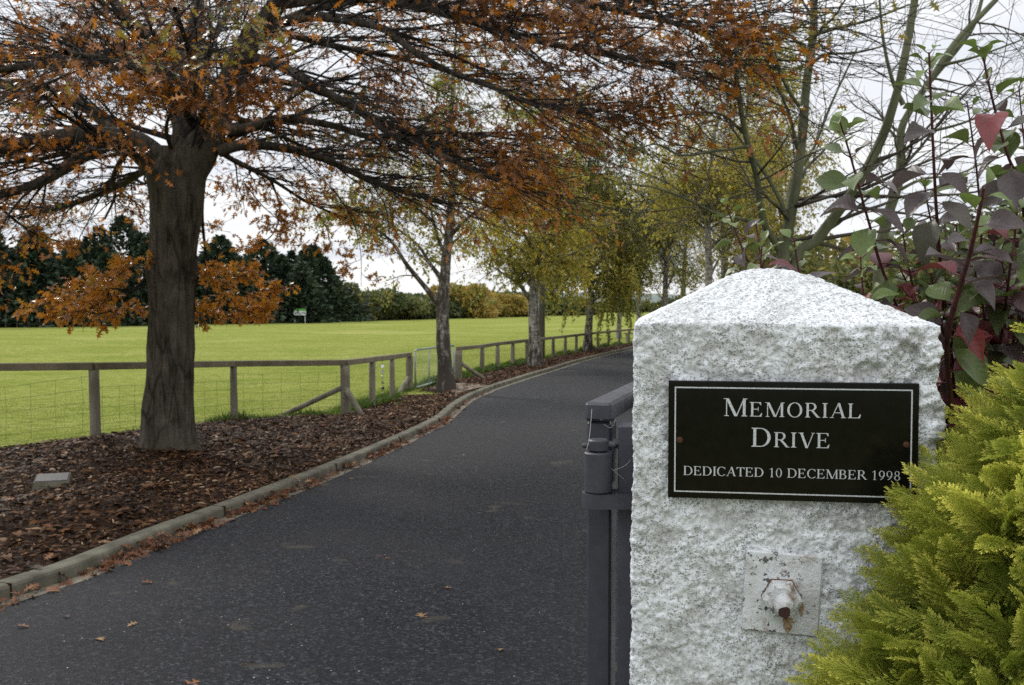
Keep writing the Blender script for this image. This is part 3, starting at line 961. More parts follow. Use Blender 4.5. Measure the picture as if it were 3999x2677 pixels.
def glyph(ch):
    g = Glyph()
    if ch == 'M':
        g.stem(0.12, wd=TH * 1.2, sl=0.10, sr=0.10, top=False); g.serif(-0.02, 0.2, 1.0, True)
        g.diag(0.10, 1.0, 0.58, 0.0, 0.17); g.diag(1.07, 1.0, 0.66, 0.0, TH * 1.25)
        g.stem(1.04, wd=TS, sl=0.09, sr=0.09, top=False); g.serif(1.05, 1.29, 1.0, True); return g, 1.30
    if ch == 'E':
        g.stem(0.10, sl=0.09, sr=0.0); g.r(0.25, 0, 0.80, TH); g.r(0.25, 1 - TH, 0.76, 1); g.r(0.25, 0.49, 0.60, 0.49 + TH)
        g.p((0.80, TH), (0.84, 0.25), (0.80, 0.25), (0.66, TH)); g.p((0.76, 1 - TH), (0.78, 0.79), (0.745, 0.79), (0.63, 1 - TH)); g.p((0.56, 0.37), (0.60, 0.37), (0.60, 0.66), (0.56, 0.66)); return g, 0.92
    if ch == 'O':
        g.arc(0.53, 0.5, 0.50, 0.52, 0.345, 0.475, 0, 360, 30); return g, 1.07
    if ch == 'R':
        g.stem(0.11, sl=0.09, sr=0.09, top=False); g.r(0.02, 1 - SF, 0.26, 1); g.r(0.26, 1 - TH, 0.45, 1); g.r(0.26, 0.47, 0.45, 0.47 + TH)
        g.arc(0.45, 0.735, 0.315, 0.265, 0.165, 0.217, -90, 90); g.diag(0.40, 0.475, 0.80, 0.0, 0.18); g.serif(0.82, 1.03, 0.0); return g, 1.0
    if ch == 'I':
        g.stem(0.12, sl=0.10, sr=0.10); return g, 0.40
    if ch == 'A':
        g.diag(0.53, 1.02, 0.08, 0.0, TH * 1.2); g.diag(0.48, 1.02, 0.80, 0.0, 0.165); g.r(0.24, 0.33, 0.76, 0.33 + TH)
        g.serif(-0.03, 0.24, 0.0); g.serif(0.72, 1.06, 0.0); return g, 1.03
    if ch == 'L':
        g.stem(0.10, sl=0.09, sr=0.09, bot=False); g.r(0.01, 0, 0.80, TH); g.p((0.80, TH), (0.85, 0.28), (0.81, 0.28), (0.66, TH)); return g, 0.90
    if ch == 'D':
        g.stem(0.11, sl=0.09, sr=0.0); g.r(0.26, 1 - TH, 0.48, 1); g.r(0.26, 0, 0.48, TH); g.arc(0.48, 0.5, 0.52, 0.5, 0.36, 0.452, -90, 90, 18); return g, 1.08
    if ch == 'V':
        g.diag(0.10, 1.0, 0.47, -0.02, 0.165); g.diag(0.93, 1.0, 0.55, -0.02, TH * 1.2); g.serif(0.0, 0.34, 1.0, True); g.serif(0.82, 1.07, 1.0, True); return g, 1.06
    if ch == 'C':
        g.arc(0.53, 0.5, 0.50, 0.52, 0.345, 0.475, 42, 318, 26); g.p((0.86, 0.70), (0.90, 0.70), (0.90, 1.0), (0.865, 1.0)); g.p((0.87, 0.17), (0.93, 0.20), (0.91, 0.12), (0.87, 0.10)); return g, 1.0
    if ch == 'T':
        g.stem(0.38, sl=0.10, sr=0.10, top=False); g.r(0.03, 1 - TH, 0.88, 1); g.p((0.03, 1 - TH), (0.17, 1 - TH), (0.05, 0.76), (0.02, 0.76)); g.p((0.74, 1 - TH), (0.88, 1 - TH), (0.89, 0.76), (0.86, 0.76)); return g, 0.91
    if ch == 'B':
        g.stem(0.11, sl=0.09, sr=0.0); g.r(0.26, 1 - TH, 0.45, 1); g.r(0.26, 0.50, 0.46, 0.50 + TH); g.r(0.26, 0, 0.46, TH)
        g.arc(0.45, 0.762, 0.28, 0.238, 0.135, 0.19, -90, 90); g.arc(0.46, 0.262, 0.345, 0.262, 0.195, 0.214, -90, 90); return g, 0.92
    if ch == '1':
        g.stem(0.26, wd=0.12, sl=0.10, sr=0.10, top=False); g.p((0.08, 0.82), (0.27, 0.90), (0.38, 1.0), (0.34, 1.0), (0.08, 0.86)); return g, 0.66
    if ch == '0':
        g.arc(0.36, 0.5, 0.32, 0.51, 0.20, 0.465, 0, 360, 28); return g, 0.74
    if ch == '8':
        g.arc(0.36, 0.745, 0.255, 0.265, 0.155, 0.22, 0, 360, 22); g.arc(0.36, 0.255, 0.31, 0.265, 0.19, 0.22, 0, 360, 24); return g, 0.74
    if ch == '9':
        g.arc(0.35, 0.66, 0.30, 0.35, 0.185, 0.305, 0, 360, 26); g.arc(0.08, 0.66, 0.57, 0.66, 0.47, 0.60, -78, 0, 14); return g, 0.74
    return g, 0.5


def write(runs, x0, x1, y, name):
    """runs = [(text, cap height)], tracked to span x0..x1"""
    items = []
    for text, h in runs:
        for ch in text:
            items.append((None, 0.42 * h, h) if ch == ' ' else (glyph(ch)[0], glyph(ch)[1] * h, h))
    nat = sum(q[1] for q in items)
    gap = (x1 - x0 - nat) / (len(items) - 1)
    mb = MB()
    x = x0
    for g, adv, h in items:
        if g:
            for k, poly in enumerate(g.q):
                a = np.array(poly)
                area = np.sum(a[:, 0] * np.roll(a[:, 1], -1) - np.roll(a[:, 0], -1) * a[:, 1])
                if area < 0:
                    a = a[::-1]
                mb.add(np.array([pl(x + px_ * h, y + py_ * h, 0.000012 * k) for px_, py_ in a]), np.arange(len(a))[None])
        x += adv + gap
    return mb.build(name, m_silver, plaque)


write([("M", 0.0325), ("EMORIAL", 0.0262)], -0.1195, 0.1215, 0.0445, "inscription")
write([("D", 0.0345), ("RIVE", 0.0272)], -0.0705, 0.0690, -0.0105, "inscription")
write([("DEDICATED 10 DECEMBER 1998", 0.0165)], -0.1915, 0.1900, -0.0655, "inscription")
for sx in (-1, 1):
    mb = MB()
    c = pl(sx * 0.1985, -0.001)
    mb.tubes(np.array([c + EYv * 0.002, c - EYv * 0.0012, c - EYv * 0.002]), np.array([0.0058, 0.0056, 0.003]), 14, cap=True)
    mb.build("screw", m_screw, plaque)

# ------------------------------------------------------------------ steel driveway gate, swung open beside the pillar
gth = rad(17)
GD = np.array([math.sin(gth), math.cos(gth), 0]); GR = np.array([math.cos(gth), -math.sin(gth), 0])
gate0 = np.array([0.196, 2.10, 0.0])
gz0 = float(ground(0.2, 2.1))
gate = thing("driveway_gate", (gate0[0], gate0[1], gz0), "dark grey steel gate standing open beside the white pillar", "gate")
axg = np.array([GR, GD, UP])
GW, GL = 0.054, 2.7
ztop = 1.384
mb = MB(); mb.box(gate0 + UP * (gz0 + 0.06 + ztop - 0.042) / 2, (GW, 0.062, ztop - 0.042 - gz0 - 0.06), axg, bev=0.005)
mb.build("stile", m_gate, gate)
mb = MB(); mb.box(gate0 + GD * GL + UP * (gz0 + 0.06 + ztop - 0.042) / 2, (GW, 0.062, ztop - 0.042 - gz0 - 0.06), axg, bev=0.005)
mb.build("stile", m_gate, gate)
mb = MB(); mb.box(gate0 + GD * (GL / 2 - 0.005) + UP * (ztop - 0.02), (GW + 0.004, GL + 0.075, 0.041), axg, bev=0.006)
mb.build("top_rail", m_gate, gate)
mb = MB(); mb.box(gate0 + GD * GL / 2 + UP * (gz0 + 0.12), (GW - 0.006, GL - 0.063, 0.05), axg, bev=0.004)
mb.build("bottom_rail", m_gate, gate)
proto = None
for k in range(22):
    q = gate0 + GD * (0.48 + k * (GL - 0.62) / 21)
    if proto is None:
        mb = MB(); mb.box(q + UP * ((gz0 + 0.145 + ztop - 0.042) / 2), (0.02, 0.02, ztop - 0.042 - gz0 - 0.145), axg)
        proto = mb.build("bar", m_gate, gate); q0 = q
    else:
        o = proto.copy(); COL.objects.link(o); o.parent = gate
        o.location = tuple(q - q0)
mb = MB()
hb = np.array([0.180, 2.005, 0])
mb.cyl(hb + UP * 1.203, hb + UP * 1.288, 0.0295, 28, bev=0.003)
barrel = mb.build("hinge_barrel", m_gate, gate)
mb = MB(); mb.cyl(hb + UP * 1.289, hb + UP * 1.314, 0.0215, 24, bev=0.003)
mb.cyl(hb + UP * 1.300 + [-0.033, 0.002, 0], hb + UP * 1.300 + [0.036, -0.002, 0.002], 0.0055, 10, bev=0.002)
mb.build("hinge_pin", m_gate, barrel)
mb = MB(); mb.box((0.203, 2.045, 1.246), (0.02, 0.11, 0.07), axg, bev=0.003)
mb.build("hinge_strap", m_gate, gate)
mb = MB()      # lug: plate with a rounded end under the barrel
an = np.linspace(math.pi / 2, 1.5 * math.pi, 14)
outl = [(hb[0] + 0.034 * math.cos(a), hb[1] - 0.034 * math.sin(a)) for a in an[::-1]] + [(0.262, 1.972), (0.262, 2.045)]
outl = np.array(outl)
nn = len(outl)
vv = np.vstack([np.c_[outl, np.full(nn, 1.173)], np.c_[outl, np.full(nn, 1.2025)]])
fq = np.array([[k, (k + 1) % nn, nn + (k + 1) % nn, nn + k] for k in range(nn)])
mb.add(vv, [fq, np.arange(nn)[None, ::-1], np.arange(nn)[None] + nn])
lug = mb.build("hinge_lug", m_gate, gate)
mb = MB(); mb.box((0.2440, 2.045, 0.92), (0.034, 0.075, 0.84), np.array([EXv, EYv, UP]), bev=0.002)
mb.build("mounting_plate", m_gate, gate)
mb = MB()
bx = np.array([0.228, 2.035, 1.300])
mb.tubes(np.array([bx, bx - EXv * 0.014]), np.array([0.0115, 0.0115]), 6, cap=True)
mb.cyl(bx - EXv * 0.013, bx - EXv * 0.023, 0.0055, 10)
mb.build("bolt", m_gate, gate)

web = MB()
wl = [[(0.172, 1.98, 1.285), (0.20, 1.99, 1.262), (0.228, 2.0, 1.238), (0.25, 2.02, 1.215)], [(0.170, 2.05, 1.372), (0.166, 2.03, 1.345), (0.160, 2.0, 1.315), (0.154, 1.985, 1.295)],
      [(0.178, 2.066, 1.352), (0.192, 2.058, 1.35), (0.206, 2.06, 1.356), (0.214, 2.064, 1.366)], [(0.196, 2.062, 1.338), (0.212, 2.058, 1.334), (0.222, 2.06, 1.348)],
      [(0.214, 2.06, 1.335), (0.208, 2.058, 1.352)], [(0.21, 1.995, 1.25), (0.235, 2.0, 1.262), (0.252, 2.01, 1.275)]]
for q in wl:
    c = catmull(np.array(q), 10)
    c[:, 2] -= 0.003 * np.sin(np.linspace(0, math.pi, 10))
    web.tubes(c, np.full(10, 0.00045), 4)
tag(web.build("cobweb", m_web), "thin pale cobweb strands strung over the dark gate hinge", "cobweb")

# ------------------------------------------------------------------ fences
def run_fence(posts, tops, name, label, radii, rail_h, rail_d, netting=0, braces=()):
    mid_ = posts[len(posts) // 2]
    root = thing(name, (mid_[0], mid_[1], mid_[2]), label, "fence")
    for k, p in enumerate(posts):
        mb = MB()
        r = radii[k]
        zt = tops[k] - rail_h
        zz = np.linspace(p[2] - 0.25, zt + 0.0, 7)
        P = np.c_[np.full(7, p[0]), np.full(7, p[1]), zz]
        lean = (TAB[k % 64, 3, 9] - 0.5) * 0.04
        P[:, 0] += lean * (zz - zt)
        mb.tubes(P, np.full(7, r) * np.linspace(1.04, 0.97, 7), 14, cap=True, rough=0.12, rs=4)
        mb.build("post", m_post, root, smooth=True)
    for k in range(len(posts) - 1):
        a = np.array([posts[k][0], posts[k][1], tops[k] - rail_h / 2]); b = np.array([posts[k + 1][0], posts[k + 1][1], tops[k + 1] - rail_h / 2])
        d = b - a
        Ln = np.linalg.norm(d); d = d / Ln
        nx = norm(np.cross(d, UP)); uz = np.cross(nx, d)
        ov = 0.004
        end = 0.07 if k == 0 or k == len(posts) - 2 else 0
        mb = MB(); mb.box((a + b) / 2 + d * (end / 2 * (1 if k else -1)) + uz * (0.0015 * (k % 2)), (Ln - ov + end, rail_d, rail_h), np.array([d, nx, uz]), bev=0.008)
        mb.build("rail", m_rail, root)
    for (k, dx, dy, top_f, L_, r) in braces:
        p = posts[k]
        a = np.array([p[0], p[1], p[2] + (tops[k] - p[2]) * top_f])
        b = np.array([p[0] + dx, p[1] + dy, p[2] - 0.06])
        mb = MB(); mb.tubes(np.array([a, a * 0.5 + b * 0.5, b]), np.array([r, r, r]), 10, cap=True)
        mb.build("brace", m_post, root, smooth=True)
    for k in range(netting):
        a, b = np.array(posts[k]), np.array(posts[k + 1])
        a[2] += 0.05; b[2] += 0.05
        mb = MB()
        hgt = min(tops[k], tops[k + 1]) - rail_h - max(a[2], b[2]) - 0.02
        nwir = 6
        for q in range(nwir):
            z_ = hgt * (q / (nwir - 1)) ** 1.2 * 0.93
            P = np.linspace(a + UP * z_, b + UP * z_, 9)
            P[1:-1, 2] += rng.normal(0, 0.006, 7)
            mb.tubes(P, np.full(9, 0.0017), 4)
        m_ = int(np.linalg.norm(b - a) / 0.29)
        for q in range(1, m_ + 1):
            f = (q - 0.5) / m_
            c = a * (1 - f) + b * f
            P = np.array([c, c + UP * hgt * 0.5, c + UP * hgt * 0.95])
            P[1:-1, :2] += rng.normal(0, 0.012, 2)
            mb.tubes(P, np.full(3, 0.0017), 4)
        mb.build("wire_netting", m_wire, root)
    return root


lt = [p[2] + HF for p in left_posts]
lt[:4] = [lt[4]] * 4
run_fence(left_posts, lt, "post_and_rail_fence", "weathered timber fence with top rail and wire netting, turning a corner beside the big oak",
          [0.062] * 4 + [0.064, 0.058, 0.082, 0.060, 0.054, 0.086], 0.095, 0.10, netting=6,
          braces=((6, -1.15, -0.12, 0.52, 1, 0.045), (6, 0.42, -0.55, 0.5, 1, 0.05), (9, -0.22, -0.75, 0.42, 1, 0.055)))
rtops_px = [792.6, 787.9, 782.4, 779.1, 775.5, 772.5, 769.4, 766.7, 764.1, 761.4, 758.7, 756.5, 754.1, 752.2]
rt = []
for p, u, vt in zip(right_posts, rp_u, rtops_px):
    rt.append(CAMZ + ray(u, vt)[2] * p[1])
rt += [rt[-1]] * 4
run_fence(right_posts, rt, "post_and_rail_fence", "long timber post and rail fence running beyond the birches to the bend", [0.10] + [0.066] * (len(right_posts) - 1), 0.10, 0.10,
          braces=((0, 0.75, 0.15, 0.55, 1, 0.055),))

# little netted gate between the two fences
ga = left_posts[-1] + np.array([0.12, 0.10, 0.0]); gb = right_posts[0] + np.array([-0.12, -0.12, 0.0])
gate2 = thing("pedestrian_gate", (ga + gb) / 2, "small green-grey tubular gate with wire mesh between the fence ends, behind the dark birch", "gate")
za, zb = ga[2] + 0.10, gb[2] + 0.10
zta, ztb = CAMZ + ray(942, 800)[2] * ga[1], CAMZ + ray(1044, 789)[2] * gb[1]


def gp(f, g):
    p = ga * (1 - f) + gb * f
    z0 = za * (1 - f) + zb * f; z1 = zta * (1 - f) + ztb * f
    return np.array([p[0], p[1], z0 * (1 - g) + z1 * g])


mb = MB()
rr_ = 0.05
loop = np.array([gp(0.03, 0), gp(0, 0.04), gp(0, 0.95), gp(0.03, 1.0), gp(0.97, 1.0), gp(1, 0.95), gp(1, 0.04), gp(0.97, 0), gp(0.03, 0)])
for k in range(8):
    mb.cyl(loop[k], loop[k + 1], 0.022, 10)
mb.build("frame", m_galv, gate2, smooth=True)
for f in (0.335, 0.665):
    mb = MB(); mb.cyl(gp(f, 0.0), gp(f, 1.0), 0.016, 8); mb.build("upright", m_galv, gate2, smooth=True)
mb = MB()
for q in np.linspace(0.02, 0.98, 44):
    mb.tubes(np.array([gp(q, 0.01), gp(q, 0.99)]), np.full(2, 0.0016), 3)
for q in np.linspace(0.03, 0.97, 18):
    mb.tubes(np.array([gp(0.005, q), gp(0.995, q)]), np.full(2, 0.0016), 3)
mb.build("wire_mesh", m_galv, gate2)

# string of shiny discs hung in the fence gap
hp = (left_posts[7] + left_posts[8]) / 2
hang = thing("hanging_disc_string", (hp[0], hp[1], hp[2] + HF - 0.1), "string of small shiny discs dangling from the fence rail", "ornament")
mb = MB(); mb.tubes(np.array([[hp[0], hp[1], hp[2] + HF - 0.1], [hp[0], hp[1], hp[2] + 0.08]]), np.full(2, 0.002), 4); mb.build("cord", m_wire, hang)
for k in range(6):
    z_ = hp[2] + HF - 0.2 - k * 0.105
    a_ = k * 1.1 - 0.8
    dn = np.array([math.sin(a_) * 0.6, -math.cos(a_), 0.2]) * 0.004
    c = np.array([hp[0], hp[1], z_])
    mb = MB(); mb.tubes(np.array([c - dn, c + dn]), np.full(2, 0.034), 16, cap=True); mb.build("disc", m_cd, hang)

# grey timber pole behind the second birch
pb = at(1237, 826); pb = pb + np.array([0.05, 1.0, 0])
pole = thing("utility_pole", (pb[0], pb[1], float(ground(pb[0], pb[1]))), "slim grey timber pole standing just behind the second birch along the drive", "pole")
mb = MB(); mb.tubes(np.array([[pb[0], pb[1], -0.9], [pb[0], pb[1], 3.0], [pb[0], pb[1], 7.4]]), np.array([0.135, 0.125, 0.11]), 16, cap=True)
mb.build("shaft", m_pole, pole, smooth=True)
mb = MB(); mb.cyl([pb[0] - 0.10, pb[1] - 0.12, 0.75], [pb[0] - 0.10, pb[1] - 0.12, 7.0], 0.024, 8); mb.build("conduit", m_galv, pole)

# stone marker in the bark
sp_ = at(120, 1108, 0.06)
marker = thing("stone_marker", (sp_[0], sp_[1], sp_[2] - 0.02), "low sloping grey stone marker with metal plate lying in the bark", "marker")
mxa = norm(np.array([0.86, 0.30, 0])); mya = np.array([-mxa[1], mxa[0], 0])
vv = []
for (x, y, z) in ((-.17, -.12, -.05), (.17, -.12, -.05), (.17, .12, -.05), (-.17, .12, -.05), (-.15, -.105, .045), (.15, -.105, .045), (.15, .105, .088), (-.15, .105, .088)):
    vv.append(sp_ + mxa * x + mya * y + UP * z)
mb = MB(); mb.add(vv, np.array([[0, 3, 2, 1], [4, 5, 6, 7], [0, 1, 5, 4], [1, 2, 6, 5], [2, 3, 7, 6], [3, 0, 4, 7]])); mb.build("stone_block", m_kerb, marker)
sl = norm(mya * 0.21 + UP * 0.043); nn_ = np.cross(mxa, sl)
mb = MB(); mb.box(sp_ + UP * 0.0665 + nn_ * 0.003, (0.28, 0.195, 0.008), np.array([mxa, sl, nn_]), bev=0.002); mb.build("metal_plate", m_stone, marker)

# white and green board across the field
sb = P3(686, 733, 111.0); sgz = float(ground(sb[0], 111.0))
board = thing("notice_board", (sb[0], 111.0, sgz), "white board with a green top strip on two legs across the field by the conifers", "sign")
bz0, bz1, bz2 = CAMZ + ray(686, 721)[2] * 111, CAMZ + ray(686, 711)[2] * 111, CAMZ + ray(686, 706)[2] * 111
bw = 28 / 2212 * 111
mb = MB(); mb.box((sb[0], 111, (bz0 + bz1) / 2), (bw, 0.06, bz1 - bz0)); mb.build("white_panel", m_white, board)
mb = MB(); mb.box((sb[0], 111, (bz2 + bz1) / 2 + 0.002), (bw, 0.06, bz2 - bz1)); mb.build("green_strip", m_green, board)
for s1 in (-1, 1):
    mb = MB(); mb.box((sb[0] + s1 * bw * 0.42, 111.0, (bz0 + sgz) / 2 - 0.05), (0.1, 0.055, bz0 - sgz + 0.1)); mb.build("leg", m_white, board)
for (x0, x1) in ((-0.44, -0.10), (0.13, 0.46)):
    mb = MB()
    for k in range(6):
        xx = sb[0] + bw * (x0 + (x1 - x0) * (k + 0.5) / 6)
        mb.box((xx, 110.965, (bz0 + bz1) / 2 + 0.02), (bw * 0.035, 0.01, 0.15 + 0.05 * (k % 2)))
    mb.build("faint_lettering", m_ink, board)

# ------------------------------------------------------------------ growing things
def grow(p0, d0, Ln, n, droop, nz, lift=0.0):
    B = len(p0)
    P = np.zeros((B, n, 3)); P[:, 0] = p0
    d = norm(d0.copy())
    st = (Ln / (n - 1))[:, None]
    for k in range(1, n):
        d = d + rng.normal(0, nz, (B, 3))
        d[:, 2] -= droop * st[:, 0] * (k / n * 2 if droop > 0 else 1)
        d[:, 2] += lift * st[:, 0]
        d = norm(d)
        P[:, k] = P[:, k - 1] + d * st
    return P


def spawn(P, R, cnt, lr, ang, n=7, droop=0.0, nz=0.12, tmin=0.15, tmax=1.0, flat=1.0, rr=0.55, r1=0.002, fall=0.35, lift=0.0, rmin=0.0025):
    B, m, _ = P.shape
    cnt = np.broadcast_to(np.asarray(cnt), (B,)).astype(int)
    ix = np.repeat(np.arange(B), cnt)
    M = len(ix)
    t_ = tmin + (tmax - tmin) * rng.random(M)
    f = t_ * (m - 1.001); i0 = f.astype(int); fr = (f - i0)[:, None]
    p0 = P[ix, i0] * (1 - fr) + P[ix, i0 + 1] * fr
    T = norm(P[ix, i0 + 1] - P[ix, i0])
    r0 = R[ix, i0] * (1 - fr[:, 0]) + R[ix, i0 + 1] * fr[:, 0]
    v_ = rng.normal(0, 1, (M, 3)); v_[:, 2] *= flat
    pr = norm(v_ - (v_ * T).sum(1, keepdims=True) * T)
    a_ = rad(1) * (ang[0] + (ang[1] - ang[0]) * rng.random(M))[:, None]
    d0 = T * np.cos(a_) + pr * np.sin(a_)
    d0[:, 2] *= max(flat, 0.35) if flat < 1 else 1
    Ln = (lr[0] + (lr[1] - lr[0]) * rng.random(M)) * (1 - fall * t_)
    C = grow(p0, d0, Ln, n, droop, nz, lift)
    ra = np.maximum(np.minimum(r0 * rr, Ln * 0.022), rmin)
    RR = ra[:, None] + (np.minimum(r1, ra)[:, None] - ra[:, None]) * np.linspace(0, 1, n)[None] ** 0.8
    return C, RR, ix


def limbs(specs, n=26):
    """specs: (points in plan coords + distance, r0, r1) -> batch"""
    Ps, Rs = [], []
    for pts, r0, r1 in specs:
        p = catmull(np.array([P3(*q) for q in pts]), n)
        Ps.append(p)
        Rs.append(r0 + (r1 - r0) * np.linspace(0, 1, n) ** 0.75)
    return np.array(Ps), np.array(Rs)


def pick(P, cnt, tmin, tmax=1.0):
    B, m, _ = P.shape
    cnt = np.broadcast_to(np.asarray(cnt), (B,)).astype(int)
    ix = np.repeat(np.arange(B), cnt)
    t_ = tmin + (tmax - tmin) * rng.random(len(ix))
    f = t_ * (m - 1.001); i0 = f.astype(int); fr = (f - i0)[:, None]
    return P[ix, i0] * (1 - fr) + P[ix, i0 + 1] * fr, norm(P[ix, i0 + 1] - P[ix, i0]), ix


# pin-oak leaf outline: pointed lobes cut deep
half = [(0.0, 0.012), (0.14, 0.02), (0.20, 0.22), (0.29, 0.07), (0.36, 0.06), (0.44, 0.37), (0.52, 0.12), (0.60, 0.07), (0.74, 0.26), (0.77, 0.08), (1.0, 0.0)]
oak_o = np.array([(x, y, 0.22 * abs(y) - 0.18 * x * x) for x, y in half] + [(x, -y, 0.22 * abs(y) - 0.18 * x * x) for x, y in half[-2::-1]])
oak_f = [np.array([list(range(len(oak_o)))[::-1]])]
oak_simple = np.array([(0, 0, 0), (0.25, 0.2, .03), (0.45, 0.05, 0), (0.62, 0.3, .03), (1, 0, -0.15), (0.62, -0.3, .03), (0.45, -0.05, 0), (0.25, -0.2, .03)])
oaks_f = [np.array([list(range(8))[::-1]])]
dia = np.array([(0, 0, 0), (0.45, -0.33, 0.03), (1, 0, -0.06), (0.45, 0.33, 0.03)])
dia_f = [np.array([[0, 1, 2, 3]])]


def leaves(mb, pos, T, size, tint, spread=1.0, tv=dia, tf=dia_f, hang=0.35):
    M = len(pos)
    X = T * 0.6 + rng.normal(0, 0.6 * spread, (M, 3)); X[:, 2] -= hang
    Z = rng.normal(0, 0.6, (M, 3)); Z[:, 2] += 0.75
    mb.place(tv, tf, pos, X, Z, size, np.clip(tint, 0, 1))


def branch_set(specs, nsec, lsec, nter, lter, nq, lq, ang=(25, 65), droop=(0.05, 0.10), flat=0.45, tmin=0.2):
    P0, R0 = limbs(specs)
    Ln = np.linalg.norm(np.diff(P0, axis=1), axis=2).sum(1)
    P1, R1, i1 = spawn(P0, R0, np.maximum(1, Ln * nsec), lsec, ang, 9, droop[0], 0.10, tmin, 1.0, flat, 0.36, 0.003, 0.45)
    P2, R2, i2 = spawn(P1, R1, nter, lter, (20, 60), 7, droop[1], 0.12, 0.15, 1.0, 0.55, 0.55, 0.002, 0.4)
    P3_, R3, i3 = spawn(P2, R2, nq, lq, (20, 60), 4, 0.25, 0.13, 0.2, 1.0, 0.8, 0.6, 0.0015, 0.3, rmin=0.002)
    return (P0, R0), (P1, R1, i1), (P2, R2, i1[i2]), (P3_, R3, i1[i2][i3])


# ---------------- the oak
ob = at(385, 1045, 0.03)
OD = ob[1]
oak = thing("oak_tree", ob, "big spreading oak with rusty orange autumn leaves and thick dark trunk", "tree")
